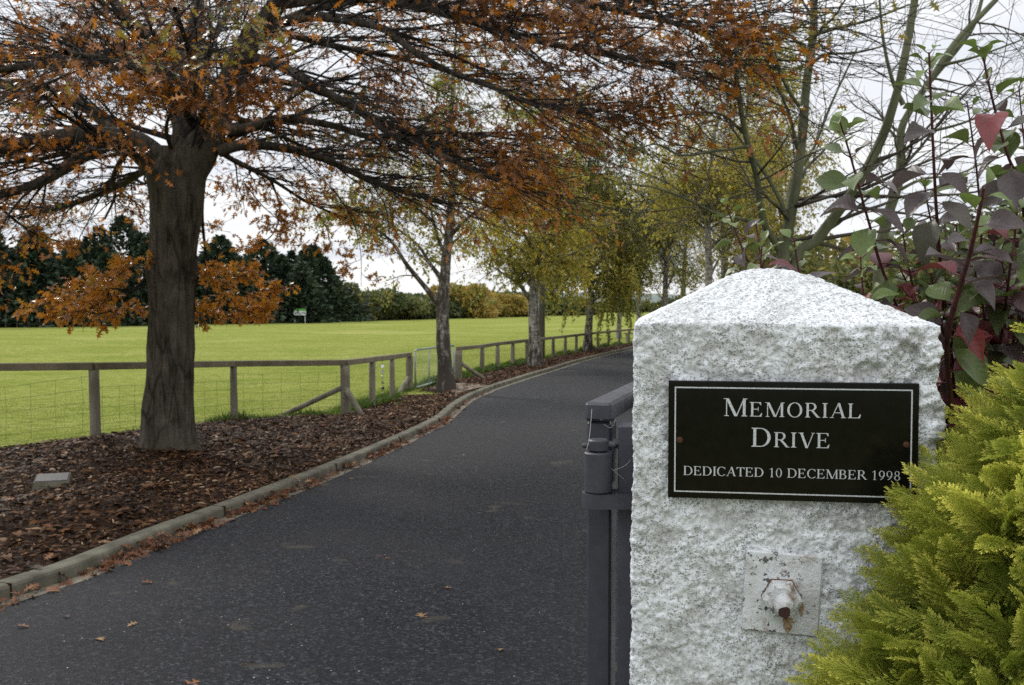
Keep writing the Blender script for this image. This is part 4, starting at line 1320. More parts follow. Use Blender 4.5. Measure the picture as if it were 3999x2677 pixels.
# (points, r0, r1, leafiness, tint mean)
OAK = [
    ([(408, 500, OD), (428, 410, OD), (476, 305, OD), (522, 205, OD), (565, 105, OD - .1), (620, 30, OD - .2), (700, -90, OD - .4), (800, -300, OD - .6)], 0.27, 0.06, 0.6, 0.42),
    ([(408, 430, OD), (418, 340, OD + .1), (428, 220, OD + .3), (440, 100, OD + .5), (455, -20, OD + .7), (470, -260, OD + 1)], 0.19, 0.05, 0.8, 0.5),
    ([(402, 470, OD), (378, 395, OD), (335, 350, OD - .1), (290, 325, OD - .2), (215, 314, OD - .4), (110, 322, OD - .6), (0, 338, OD - .8), (-150, 345, OD - 1)], 0.23, 0.07, 0.8, 0.5),
    ([(250, 325, OD - .3), (200, 350, OD - .5), (134, 393, OD - .9), (60, 430, OD - 1.2), (-60, 460, OD - 1.5)], 0.10, 0.035, 1.0, 0.45),
    ([(310, 335, OD - .1), (240, 275, OD + .3), (160, 225, OD + .8), (60, 195, OD + 1.3), (-80, 180, OD + 1.8)], 0.12, 0.03, 1.0, 0.5),
    ([(425, 140, OD + .4), (350, 92, OD + .2), (290, 45, OD), (250, -10, OD - .2), (190, -120, OD - .5)], 0.10, 0.03, 1.0, 0.5),
    ([(440, 140, OD + .3), (360, 122, OD - .3), (286, 123, OD - .9), (190, 143, OD - 1.5), (80, 150, OD - 2.1), (-60, 165, OD - 2.6)], 0.085, 0.025, 1.2, 0.55),
    # to the right
    ([(520, 300, OD), (575, 290, OD - .1), (640, 270, OD - .2), (761, 287, OD - .3), (837, 311, OD - .4), (905, 309, OD - .5), (1032, 303, OD - .7), (1120, 340, OD - .8)], 0.085, 0.02, 0.5, 0.35),
    ([(500, 345, OD), (571, 330, OD), (680, 345, OD + .1), (761, 372, OD + .3), (840, 410, OD + .4), (930, 440, OD + .5), (1040, 470, OD + .6)], 0.10, 0.02, 0.5, 0.35),
    ([(560, 130, OD), (640, 150, OD - .2), (703, 187, OD - .4), (821, 253, OD - .7), (905, 313, OD - 1.0), (1005, 353, OD - 1.3), (1096, 397, OD - 1.6), (1160, 420, OD - 1.7)], 0.10, 0.014, 0.5, 0.45),
    ([(600, 60, OD - .1), (703, 40, OD - .4), (770, 44, OD - .7), (871, 64, OD - 1.1), (938, 111, OD - 1.4), (1022, 161, OD - 1.7), (1123, 198, OD - 2.1), (1190, 229, OD - 2.3), (1270, 243, OD - 2.5), (1340, 262, OD - 2.8)], 0.085, 0.010, 0.7, 0.5),
    ([(640, 10, OD - .2), (787, -6, OD - .6), (938, 7, OD - 1.2), (1022, 30, OD - 1.6), (1123, 64, OD - 2.0), (1274, 104, OD - 2.6), (1375, 118, OD - 3.0), (1464, 138, OD - 3.3), (1560, 145, OD - 3.5)], 0.085, 0.012, 1.3, 0.45),
    ([(660, -40, OD - .3), (850, -80, OD - 1.0), (1050, -60, OD - 2.0), (1250, -10, OD - 2.8), (1420, 25, OD - 3.3), (1530, 50, OD - 3.6), (1610, 75, OD - 3.8)], 0.08, 0.012, 1.5, 0.45),
    ([(600, 60, OD), (740, 100, OD + .5), (900, 130, OD + 1.2), (1080, 180, OD + 2.0), (1220, 225, OD + 2.5)], 0.075, 0.012, 1.2, 0.5),
    ([(585, 75, OD + .1), (720, 20, OD + .6), (900, 0, OD + 1.2), (1100, 30, OD + 1.8), (1300, 70, OD + 2.3), (1480, 130, OD + 2.6)], 0.075, 0.012, 1.3, 0.55),
    ([(540, 180, OD + .1), (660, 190, OD + .8), (780, 230, OD + 1.6), (900, 290, OD + 2.4), (1030, 360, OD + 3.2), (1150, 420, OD + 3.8)], 0.07, 0.012, 1.1, 0.45),
    ([(505, 260, OD + .1), (600, 290, OD + 1), (700, 340, OD + 2), (800, 390, OD + 2.8), (900, 440, OD + 3.4)], 0.06, 0.012, 1.0, 0.4),
    ([(480, 330, OD), (540, 370, OD + .5), (620, 410, OD + 1.1), (700, 460, OD + 1.6), (790, 500, OD + 2)], 0.06, 0.012, 0.6, 0.4),
    # towards the viewer and behind
    ([(440, 280, OD), (400, 210, OD - 1), (340, 170, OD - 2), (260, 140, OD - 3), (150, 120, OD - 3.8)], 0.06, 0.02, 0.7, 0.55),
    ([(470, 300, OD), (450, 200, OD - 1.2), (430, 110, OD - 2.2), (400, 20, OD - 3)], 0.05, 0.02, 0.25, 0.6),
    ([(400, 360, OD), (380, 300, OD - .6), (395, 250, OD - 1.2), (430, 215, OD - 1.8)], 0.03, 0.01, 0.6, 0.72),
    ([(380, 370, OD), (330, 390, OD + .8), (260, 430, OD + 1.6), (160, 470, OD + 2.4), (40, 500, OD + 3.0)], 0.07, 0.015, 1.1, 0.45),
    ([(300, 330, OD), (260, 400, OD + .2), (262, 450, OD + .3), (240, 500, OD + .4)], 0.04, 0.012, 0.8, 0.4),
    ([(420, 330, OD + .2), (380, 200, OD + 1.2), (320, 80, OD + 2.2), (240, -40, OD + 3.0)], 0.09, 0.02, 1.2, 0.5),
    ([(430, 250, OD + .3), (470, 120, OD + 1.4), (540, 0, OD + 2.4), (620, -130, OD + 3.2)], 0.09, 0.02, 1.2, 0.5),
]
LOW = [  # low sprays, leaves tinted brighter as if sunlit
    ([(342, 628, OD), (300, 668, OD + .05), (255, 690, OD + .1), (200, 700, OD + .2), (140, 708, OD + .3), (92, 704, OD + .4)], 0.022, 0.005, 1.5, 0.52),
    ([(338, 612, OD), (300, 615, OD + .2), (250, 633, OD + .3), (190, 655, OD + .5), (130, 682, OD + .6)], 0.014, 0.004, 1.5, 0.52),
    ([(336, 606, OD), (318, 604, OD - .2), (290, 618, OD - .4), (240, 650, OD - .5)], 0.012, 0.004, 1.4, 0.5),
    ([(300, 668, OD), (260, 660, OD - .3), (200, 670, OD - .4), (150, 692, OD - .5)], 0.010, 0.004, 1.5, 0.55),
    ([(270, 685, OD + .1), (250, 712, OD + .1), (200, 720, OD + .1), (125, 724, OD + .1)], 0.010, 0.004, 1.4, 0.5),
    ([(330, 650, OD + .1), (310, 690, OD + .3), (270, 722, OD + .4), (230, 734, OD + .4)], 0.009, 0.003, 1.2, 0.5),
    ([(462, 470, OD + .1), (464, 520, OD + .3), (474, 600, OD + .5), (488, 645, OD + .6), (530, 668, OD + .7), (575, 680, OD + .9), (612, 678, OD + 1.1)], 0.024, 0.005, 1.2, 0.55),
    ([(474, 600, OD + .5), (520, 630, OD + .7), (570, 632, OD + .9), (600, 650, OD + 1.1), (630, 664, OD + 1.2)], 0.012, 0.004, 1.4, 0.55),
    ([(470, 590, OD + .5), (480, 630, OD + .3), (520, 650, OD + .2), (560, 668, OD + .2), (598, 686, OD + .2)], 0.010, 0.004, 1.4, 0.55),
    ([(484, 640, OD + .6), (462, 690, OD + .7), (470, 712, OD + .8), (540, 726, OD + .9), (600, 732, OD + .9)], 0.010, 0.004, 1.4, 0.5),
    ([(484, 640, OD + .6), (500, 690, OD + .4), (540, 708, OD + .3), (570, 715, OD + .3), (600, 712, OD + .3)], 0.009, 0.004, 1.4, 0.55),
    ([(450, 640, OD + .3), (446, 690, OD + .4), (452, 715, OD + .5), (490, 728, OD + .5)], 0.008, 0.003, 1.2, 0.5),
    ([(484, 600, OD + .5), (476, 630, OD + .8), (510, 622, OD + 1), (560, 618, OD + 1.2)], 0.009, 0.004, 1.2, 0.5),
    ([(-90, 470, OD - 1.0), (-50, 530, OD - .9), (0, 590, OD - .8), (40, 640, OD - .8)], 0.02, 0.006, 1.9, 0.5),
    ([(-60, 420, OD - 1.2), (30, 500, OD - .8), (90, 540, OD - .4), (150, 555, OD)], 0.02, 0.006, 1.4, 0.45),
    ([(640, 400, OD + .6), (700, 450, OD + .6), (745, 520, OD + .6), (762, 580, OD + .6)], 0.010, 0.003, 0.03, 0.4),
    ([(760, 430, OD + .4), (800, 490, OD + .4), (824, 570, OD + .4), (826, 655, OD + .4)], 0.010, 0.003, 0.03, 0.4),
    ([(560, 420, OD + .8), (600, 470, OD + .9), (655, 520, OD + 1), (690, 560, OD + 1)], 0.010, 0.003, 0.4, 0.4),
    ([(850, 420, OD + .4), (880, 470, OD + .5), (890, 530, OD + .5), (885, 570, OD + .5)], 0.010, 0.003, 0.35, 0.45),
    ([(1040, 440, OD - .4), (1110, 470, OD - .5), (1160, 480, OD - .6), (1200, 490, OD - .7)], 0.012, 0.004, 0.3, 0.5),
    ([(620, 410, OD + 1.0), (640, 480, OD + 1.1), (620, 540, OD + 1.2), (560, 570, OD + 1.2)], 0.016, 0.005, 1.6, 0.4),
]
trunk_px = [(385, 1062, OD), (384, 1000, OD), (388, 900, OD), (390, 800, OD), (392, 700, OD), (392, 620, OD), (400, 540, OD), (405, 470, OD), (402, 400, OD), (405, 340, OD)]
tr_h = np.array([72, 63, 56, 52.5, 49, 54, 55, 60, 66, 46]) / 2212 * OD
tp = catmull(np.array([P3(*q) for q in trunk_px]), 90)
trr = np.interp(np.linspace(0, 9, 90), np.arange(10), tr_h)
trr[:12] *= np.linspace(1.16, 1.0, 12)
tl = np.zeros(90); tl[:22] = 0.085 * np.linspace(1, 0, 22) ** 1.5
tl[45:56] += 0.03 * np.sin(np.linspace(0, math.pi, 11))
trr[46:54] *= 1 + 0.06 * np.sin(np.linspace(0, math.pi, 8))
mb = MB()
mb.tubes(tp, trr * 0.97, 48, rough=0.13, rs=2.6, lobes=tl)
OAK = [(q[0], q[1] * (0.72 if q[0][-1][0] > 700 and q[1] < 0.2 else 1), q[2], q[3], q[4]) for q in OAK]
P0, R0 = limbs([q[:3] for q in OAK], 30)
for k in range(len(P0)):
    mb.tubes(P0[k], R0[k], 14 if R0[k][0] > 0.06 else 8, rough=0.16, rs=3)
mb.build("trunk", m_oak, oak, smooth=True)
tw, lf = MB(), MB()
ter_all = []
for grp, spec_ in (("main", OAK), ("low", LOW)):
    low = grp == "low"
    if low:
        b0, b1, b2, b3 = branch_set([q[:3] for q in spec_], 11.0, (0.14, 0.42), 3, (0.08, 0.22), 2, (0.05, 0.14), (25, 65), (0.10, 0.16), 0.45, 0.12)
    else:
        b0, b1, b2, b3 = branch_set([q[:3] for q in spec_], 6.0, (0.8, 2.7), 9, (0.3, 1.0), 3, (0.12, 0.38), (14, 52), (0.065, 0.14), 0.36, 0.16)
    if low:
        tw.tubes(b0[0], b0[1], 6)
    tw.tubes(b1[0], b1[1], 5); tw.tubes(b2[0], b2[1], 4); tw.tubes(b3[0], b3[1], 3)
    L1 = np.linalg.norm(np.diff(b0[0], axis=1), axis=2).sum(1)
    par1 = np.repeat(np.arange(len(spec_)), np.maximum(1, L1 * (11.0 if low else 6.0)).astype(int))
    leafy = np.array([q[3] * (1.35 if (not low and q[0][-1][0] < 700) else 1.0) for q in spec_]); tm = np.array([q[4] for q in spec_])
    for bb, base_n, t0 in ((b3, 3.1 if not low else 0.85, 0.25), (b2, 3.2 if not low else 1.0, 0.3)):
        pi = par1[bb[2]]
        P = bb[0]
        cl = vnoise(P[:, -1] * 1.15 + 20)                     # leaves sit in patches, some twigs are bare
        dens = base_n * leafy[pi] * np.clip((cl - (0.30 if not low else 0.0)) * 3.2, 0.06, 1.5)
        cnt = np.floor(dens + rng.random(len(dens)))
        pos, T, ix = pick(P, cnt, t0, 1.0)
        hue = vnoise(P[ix, -1] * 0.55 + 50)
        if low:
            tint = 0.53 + rng.normal(0, 0.10, len(ix)) + (hue - 0.5) * 0.3  # brighter orange here paints sunlight into the leaf colour
        else:
            tint = tm[pi][ix] - 0.08 + 0.22 * sstep(-2.5, 2.5, P[ix, -1][:, 0]) + rng.normal(0, 0.13, len(ix)) + (hue - 0.5) * 0.6  # crown tint lowered to browner, painting the shade inside the canopy
            tint = np.where(vnoise(P[ix, -1] * 0.8 + 150) > 0.72, 0.92 + rng.normal(0, 0.06, len(ix)), tint)
        size = np.clip(rng.normal(0.092, 0.02, len(ix)), 0.05, 0.14)
        near = rng.random(len(ix)) < 1.0
        leaves(lf, pos[near], T[near], size[near], tint[near], 0.9, oak_o, oak_f, 0.3 if not low else 0.12)
sw = np.array([k for k, q in enumerate(OAK) if q[0][-1][0] > 700 or q[0][-1][0] < 120])
Ls = np.linalg.norm(np.diff(P0[sw], axis=1), axis=2).sum(1)
A1, AR1, _ = spawn(P0[sw], np.minimum(R0[sw], 0.035), np.maximum(2, Ls * 4.0), (1.3, 3.4), (6, 28), 12, 0.05, 0.065, 0.08, 0.95, 0.6, 0.5, 0.003, 0.5)
A2, AR2, _ = spawn(A1, AR1, 5, (0.5, 1.5), (8, 35), 8, 0.10, 0.08, 0.1, 1.0, 0.7, 0.6, 0.002, 0.3)
tw.tubes(A1, AR1, 5); tw.tubes(A2, AR2, 4)
tw.build("twigs", m_twig, oak)
o_ = lf.build("foliage", m_oakleaf, oak)

# ---------------- birches
def birch(label, base, guide, r0, lim, nsec, lsec, nter, wl, leaf_n, lsize, tmean, tsd=0.2, weep=0.5, dark=0.5, cat="tree", top=None, extra_up=0, autolimb=None, group="birches along the drive", bark=None, upper=0.08, t_low=0.42):
    """guide: trunk plan points with distance; lim: extra guided limbs; autolimb=(count, lo, hi, len range) adds ascending limbs"""
    root = thing("birch_tree", base, label, cat, group)
    P = catmull(np.array([base - UP * 0.1] + [P3(*q) for q in guide]), 40)
    R = r0 + (0.02 - r0) * np.linspace(0, 1, 40) ** 0.9
    R[:4] *= np.linspace(1.3, 1.0, 4)
    mb = MB()
    hgt = np.clip((P[:, 2] - base[2]) / 6.0, 0, 1)
    dk = np.maximum(dark * np.clip(1.15 - hgt * 2.2, 0.0, 1), upper)
    mb.tubes(P, R, 16, wv=dk, rough=0.22, rs=3.0)
    Ps, Rs = [P], [R]
    for pts, a, b in lim:
        q = catmull(np.array([P3(*e) for e in pts]), 40)
        Ps.append(q); Rs.append(a + (b - a) * np.linspace(0, 1, 40) ** 0.8)
        mb.tubes(q, Rs[-1], 10, wv=np.full(40, 0.12 + dark * 0.35), rough=0.15, rs=3)
    P0, R0 = np.array(Ps), np.array(Rs)
    if autolimb:
        c_, lo, hi, lr = autolimb[:4]
        lf_ = autolimb[4] if len(autolimb) > 4 else 0.22
        A, AR, _ = spawn(P0[:1], R0[:1], c_, lr, (28, 60), 40, 0.05, 0.04, lo, hi, 1.0, 0.5, 0.006, 0.55, lift=lf_)
        for k in range(len(A)):
            mb.tubes(A[k], AR[k], 6, wv=np.full(40, 0.15))
        P0 = np.concatenate([P0, A]); R0 = np.concatenate([R0, AR])
    mb.build("trunk", bark or m_birch, root, smooth=True)
    Ln = np.linalg.norm(np.diff(P0, axis=1), axis=2).sum(1)
    tmin = np.full(len(P0), 0.25); 
    P1, R1, i1 = spawn(P0[1:], R0[1:], np.maximum(2, Ln[1:] * nsec), lsec, (25, 70), 8, 0.10, 0.10, 0.25, 1.0, 0.8, 0.5, 0.004, 0.3)
    P1b, R1b, _ = spawn(P0[:1], R0[:1], int(Ln[0] * nsec * 1.2), lsec, (30, 75), 8, 0.08, 0.10, t_low, 1.0, 0.8, 0.4, 0.004, 0.5)
    P1 = np.concatenate([P1, P1b]); R1 = np.concatenate([R1, R1b])
    P2, R2, i2 = spawn(P1, R1, nter, wl, (25, 80), 8, weep, 0.08, 0.15, 1.0, 1.0, 0.5, 0.002, 0.2, rmin=0.003)
    tw = MB(); tw.tubes(P1, R1, 4); tw.tubes(P2, R2, 3)
    tw.build("twigs", m_twig, root)
    cl = vnoise(P2[:, 3] * 0.8 + 90)
    cnt = np.floor(1.5 * leaf_n * np.clip((cl - 0.22) * 2.6, 0.12, 1.6) + rng.random(len(P2)))
    pos, T, ix = pick(P2, cnt, 0.1)
    pos = pos + rng.normal(0, 0.035, pos.shape)
    hue = vnoise(P2[ix, 3] * 0.5 + 11)
    lf = MB(); leaves(lf, pos, T, np.clip(rng.normal(lsize, lsize * 0.2, len(pos)), lsize * 0.5, lsize * 1.6) * 1.3, tmean + (hue - 0.5) * 0.7 + rng.normal(0, tsd, len(pos)), 1.0, hang=0.6)
    lf.build("foliage", m_birchleaf, root)
    return root


b1 = at(1022, 893, 0.03); D1 = b1[1]
birch("dark furrowed birch trunk forking to the left, standing in front of the little gate", b1,
      [(1015, 800, D1), (1013, 700, D1), (1019, 610, D1), (1028, 520, D1), (1034, 430, D1), (1030, 330, D1), (1036, 200, D1), (1045, 40, D1)], 0.185,
      [([(1005, 700, D1), (975, 660, D1 - .1), (930, 605, D1 - .2), (905, 565, D1 - .3), (882, 540, D1 - .4), (820, 505, D1 - .6), (770, 490, D1 - .8)], 0.07, 0.012),
       ([(1012, 640, D1), (985, 605, D1 + .2), (955, 560, D1 + .4), (905, 520, D1 + .6), (850, 470, D1 + .8)], 0.06, 0.012),
       ([(1022, 590, D1), (1000, 540, D1 + .2), (985, 480, D1 + .3), (955, 400, D1 + .4)], 0.05, 0.012),
       ([(1034, 535, D1), (1080, 490, D1 - .3), (1130, 465, D1 - .6), (1190, 440, D1 - .9)], 0.05, 0.01),
       ([(1030, 560, D1), (1065, 530, D1 + .4), (1100, 520, D1 + .8)], 0.03, 0.008)],
      4.2, (0.5, 1.4), 8, (0.3, 0.9), 17, 0.055, 0.50, 0.2, 0.7, 0.30, upper=0.22)
b2 = at(1224, 838, 0.03); D2 = b2[1]
birch("pale birch with a straight white trunk, standing against the timber pole", b2,
      [(1222, 760, D2), (1220, 680, D2), (1226, 600, D2), (1232, 520, D2), (1236, 430, D2), (1240, 330, D2), (1242, 220, D2)], 0.215,
      [([(1216, 690, D2), (1190, 655, D2), (1150, 625, D2 - .2), (1110, 600, D2 - .4)], 0.08, 0.015),
       ([(1226, 610, D2), (1180, 560, D2), (1140, 540, D2), (1105, 535, D2)], 0.07, 0.015),
       ([(1232, 620, D2), (1270, 590, D2), (1310, 570, D2)], 0.06, 0.012),
       ([(1230, 540, D2), (1270, 490, D2), (1300, 450, D2)], 0.06, 0.012),
       ([(1228, 590, D2), (1195, 530, D2 - .8), (1160, 500, D2 - 1.4), (1120, 500, D2 - 1.8)], 0.06, 0.012), ([(1230, 600, D2), (1250, 540, D2 - 1), (1280, 530, D2 - 1.8)], 0.05, 0.012)],
      3.0, (0.6, 1.8), 9, (0.5, 1.3), 24, 0.070, 0.47, 0.16, 0.7, 0.20, autolimb=(18, 0.30, 0.95, (1.6, 3.2), 0.08), upper=0.14, t_low=0.33)
b3 = at(1343, 804, 0.03); D3 = b3[1]
birch("weeping birch with leaning white trunk and green hanging curtains of twigs, third along the fence", b3,
      [(1347, 740, D3), (1352, 690, D3), (1350, 630, D3), (1345, 560, D3), (1342, 480, D3), (1345, 400, D3), (1350, 330, D3)], 0.20,
      [([(1350, 640, D3), (1320, 600, D3), (1290, 590, D3)], 0.07, 0.015), ([(1352, 620, D3), (1385, 590, D3), (1415, 600, D3)], 0.07, 0.015),
       ([(1346, 560, D3), (1300, 510, D3), (1275, 500, D3)], 0.07, 0.015), ([(1344, 540, D3), (1390, 490, D3), (1420, 500, D3)], 0.07, 0.015),
       ([(1351, 660, D3), (1322, 625, D3 - .5), (1285, 620, D3 - 1), (1262, 640, D3 - 1.4)], 0.06, 0.012), ([(1351, 655, D3), (1380, 622, D3 + .6), (1410, 618, D3 + 1), (1432, 640, D3 + 1.3)], 0.06, 0.012),
       ([(1351, 645, D3), (1340, 610, D3 - 1.2), (1325, 615, D3 - 2), (1318, 640, D3 - 2.5)], 0.06, 0.012), ([(1350, 640, D3), (1366, 600, D3 - .8), (1385, 606, D3 - 1.6), (1396, 630, D3 - 2)], 0.06, 0.012),
       ([(1349, 610, D3), (1310, 575, D3 + .8), (1270, 570, D3 + 1.2), (1245, 590, D3 + 1.5)], 0.06, 0.012)],
      2.8, (0.8, 2.2), 9, (0.9, 2.4), 32, 0.085, 0.40, 0.13, 1.1, 0.22, autolimb=(24, 0.27, 0.95, (2.0, 3.6), 0.0), upper=0.06, t_low=0.28)
yb = [
    (1622, 30.0, [(1621, 600), (1619, 500), (1624, 400), (1640, 280), (1690, 170), (1700, 90)], 0.135, 0.60, "tall yellow birch with slim white trunk, behind the left slope of the pillar cap"),
    (1658, 33.0, [(1657, 600), (1655, 500), (1665, 400), (1700, 280), (1735, 190), (1740, 120)], 0.15, 0.66, "yellow birch with a thicker white trunk, just right of the slim one"),
    (1520, 42.0, [(1522, 650), (1525, 590), (1530, 530), (1535, 470), (1540, 420)], 0.15, 0.36, "olive green weeping birch between the far bend and the yellow birches"),
    (1780, 36.0, [(1785, 620), (1790, 540), (1785, 450), (1790, 380), (1790, 330)], 0.14, 0.62, "golden birch seen through the greenish bare trunks"),
    (1560, 50.0, [(1563, 650), (1566, 590), (1570, 520), (1580, 460), (1585, 410)], 0.16, 0.50, "olive yellow birch filling the gap behind the weeping tree at the bend"),
    (1700, 48.0, [(1702, 650), (1700, 560), (1705, 470), (1700, 390), (1705, 330)], 0.16, 0.68, "farthest golden birch, between the slim white trunk and the bare stems"),
    (1415, 62.0, [(1418, 670), (1416, 630), (1420, 590), (1422, 550), (1425, 510)], 0.16, 0.25, "green far birch just right of the leaning weeping one"),
    (1460, 58.0, [(1462, 660), (1465, 600), (1462, 540), (1465, 490), (1470, 450)], 0.16, 0.30, "small distant birch drooping at the end of the fence"),
]
for (u_, Dq, gd, r_, tm_, lab) in yb:
    x_ = ray(u_, 700)[0] * Dq
    base = np.array([x_, Dq, float(ground(x_, Dq))])
    birch(lab, base, [(a_, b_, Dq) for a_, b_ in gd], r_, [([(gd[1][0], gd[1][1], Dq), (gd[1][0] - 40 * 30 / Dq, gd[1][1] - 60, Dq), (gd[1][0] - 75 * 30 / Dq, gd[1][1] - 80, Dq)], 0.05, 0.01)],
          2.6, (0.6, 1.6), 9, (0.8, 2.2), 8, 0.076, tm_ - 0.09, 0.15, 0.9, 0.05, autolimb=(34, 0.12, 0.95, (0.9, 2.7), 0.10), t_low=0.15)

# ---------------- bare trees on the right
def bare(label, specs, base):
    root = thing("bare_tree", base, label, "tree")
    P0, R0 = limbs(specs, 30)
    mb = MB()
    for k in range(len(P0)):
        mb.tubes(P0[k], R0[k], 12 if R0[k][0] > 0.03 else 7, rough=0.12, rs=5)
    mb.build("trunk", m_bare, root, smooth=True)
    Ln = np.linalg.norm(np.diff(P0, axis=1), axis=2).sum(1)
    P1, R1, _ = spawn(P0, R0, np.maximum(2, Ln * 3.4), (0.5, 1.8), (35, 75), 10, -0.0, 0.11, 0.22, 1.0, 0.8, 0.45, 0.003, 0.3, lift=0.12)
    P2, R2, _ = spawn(P1, R1, 5, (0.25, 0.9), (25, 65), 7, 0.0, 0.12, 0.15, 1.0, 0.9, 0.55, 0.002, 0.3, lift=0.15)
    P3b, R3, _ = spawn(P2, R2, 2, (0.10, 0.35), (25, 60), 4, 0.0, 0.1, 0.2, 1.0, 1, 0.6, 0.0014, 0.3, lift=0.3, rmin=0.0016)
    tw = MB(); tw.tubes(P1, R1, 5); tw.tubes(P2, R2, 4); tw.tubes(P3b, R3, 3)
    tw.build("twigs", m_baretwig, root)
    return root


BD = 8.6
xb = ray(1795, 700)[0] * BD
bbase = np.array([xb, BD, float(ground(xb, BD))])
base_uv = (1795, 690 + (CAMZ - bbase[2] + 0.1) / BD * 2212)
bare("leafless tree of several slender greenish stems spreading from one foot behind the pillar", [
    ([(base_uv[0], base_uv[1], BD), (1792, 640, BD), (1800, 546, BD), (1816, 452, BD), (1833, 329, BD), (1845, 185, BD), (1860, 82, BD), (1862, 0, BD), (1868, -160, BD)], 0.062, 0.030),
    ([(1805, base_uv[1], BD), (1812, 640, BD), (1870, 547, BD), (1952, 436, BD - .2), (2013, 325, BD - .3), (2046, 230, BD - .4), (2067, 144, BD - .5), (2092, 0, BD - .5), (2120, -150, BD - .5)], 0.062, 0.026),
    ([(1785, base_uv[1], BD), (1786, 640, BD), (1776, 563, BD), (1745, 505, BD - .1), (1730, 403, BD - .2), (1706, 312, BD - .3), (1685, 185, BD - .4), (1679, 62, BD - .5), (1664, 0, BD - .5), (1650, -120, BD - .5)], 0.040, 0.016),
    ([(1735, 510, BD), (1690, 500, BD - .2), (1640, 490, BD - .5), (1570, 455, BD - .9), (1500, 430, BD - 1.2), (1430, 420, BD - 1.5)], 0.020, 0.006),
    ([(1712, 335, BD - .3), (1640, 345, BD - .6), (1560, 355, BD - 1), (1500, 330, BD - 1.4), (1440, 350, BD - 1.7)], 0.016, 0.005),
    ([(1706, 310, BD - .3), (1650, 262, BD - .2), (1580, 260, BD), (1500, 275, BD + .2), (1410, 290, BD + .4)], 0.015, 0.005),
    ([(1806, 520, BD), (1776, 440, BD), (1716, 350, BD + .1), (1650, 260, BD + .2)], 0.028, 0.008),
    ([(1806, 500, BD), (1808, 420, BD + .3), (1860, 340, BD + .4), (1900, 240, BD + .5), (1960, 110, BD + .6)], 0.026, 0.008),
    ([(1857, 80, BD), (1920, 62, BD), (1990, 45, BD), (2080, 10, BD)], 0.024, 0.008),
    ([(1848, 150, BD), (1890, 125, BD), (1960, 120, BD), (2040, 100, BD)], 0.02, 0.006),
    ([(1840, 260, BD), (1800, 200, BD - .1), (1760, 110, BD - .2), (1725, 10, BD - .3)], 0.02, 0.008),
], bbase)
BD2 = 9.6
xb = ray(2015, 700)[0] * BD2
bbase = np.array([xb, BD2, float(ground(xb, BD2))])
vb_ = 690 + (CAMZ - bbase[2] + 0.1) / BD2 * 2212
bare("pale leafless tree forking high up, leaning right behind the broad-leaved shrub", [
    ([(2005, vb_, BD2), (2010, 640, BD2), (2026, 513, BD2), (2051, 431, BD2), (2061, 370, BD2), (2059, 320, BD2), (2071, 271, BD2), (2129, 181, BD2), (2187, 94, BD2), (2277, 0, BD2), (2340, -80, BD2)], 0.066, 0.022),
    ([(2129, 181, BD2), (2190, 110, BD2 + .1), (2230, 50, BD2 + .2), (2260, -60, BD2 + .3)], 0.035, 0.015),
    ([(2060, 310, BD2), (2130, 300, BD2 - .2), (2230, 270, BD2 - .4), (2340, 200, BD2 - .6)], 0.022, 0.007),
    ([(2048, 440, BD2), (2110, 410, BD2), (2200, 395, BD2 + .2), (2330, 330, BD2 + .4)], 0.020, 0.007),
    ([(2066, 240, BD2 - .3), (2040, 180, BD2 - .3), (2020, 90, BD2 - .3), (2010, -20, BD2 - .3)], 0.026, 0.01),
    ([(2150, 150, BD2), (2230, 130, BD2 - .2), (2340, 90, BD2 - .3)], 0.02, 0.007),
    ([(2030, 500, BD2), (2100, 520, BD2 + .3), (2200, 480, BD2 + .5), (2350, 430, BD2 + .8)], 0.02, 0.006),
], bbase)

# ---------------- broad-leaved shrub behind the pillar
def Z3(x, y, D):
    """plan point from the right-hand detail of the survey"""
    return ((2400 + x / 1.425) / 1.7075, (y / 1.425) / 1.7075, D)


sbase = P3(2215, 700, 2.75); sbase[2] = float(ground(sbase[0], sbase[1]))
shrub = thing("broad_leaved_shrub", sbase, "tall shrub with dark red stems and broad green and purple leaves, behind the pillar", "shrub")
nL, nA = 9, 5
tt_ = np.linspace(0, 1, nL)
ww2 = 0.315 * np.sin(np.pi * tt_ ** 0.93) ** 1.15 * (1 - 0.05 * tt_)
ww2[0] = 0.015; ww2[-1] = 0.004


def leaf_t(curl, fold, wav, k):
    g, al = [], []
    for i, x in enumerate(tt_):
        for s1 in np.linspace(-1, 1, nA):
            z = fold * abs(s1) * ww2[i] - curl * x ** 1.8 + wav * math.sin(9 * x + 2 * k + 2.2 * s1) * abs(s1)
            g.append((x * (1 - 0.25 * curl * x), s1 * ww2[i], z)); al.append(x * 1.15 - 0.34 * abs(s1))
    i = np.arange(nL - 1)[:, None]; j = np.arange(nA - 1)[None]
    q = np.stack([i * nA + j, (i + 1) * nA + j, (i + 1) * nA + j + 1, i * nA + j + 1], -1).reshape(-1, 4)
    return np.array(g), [q], np.array(al)


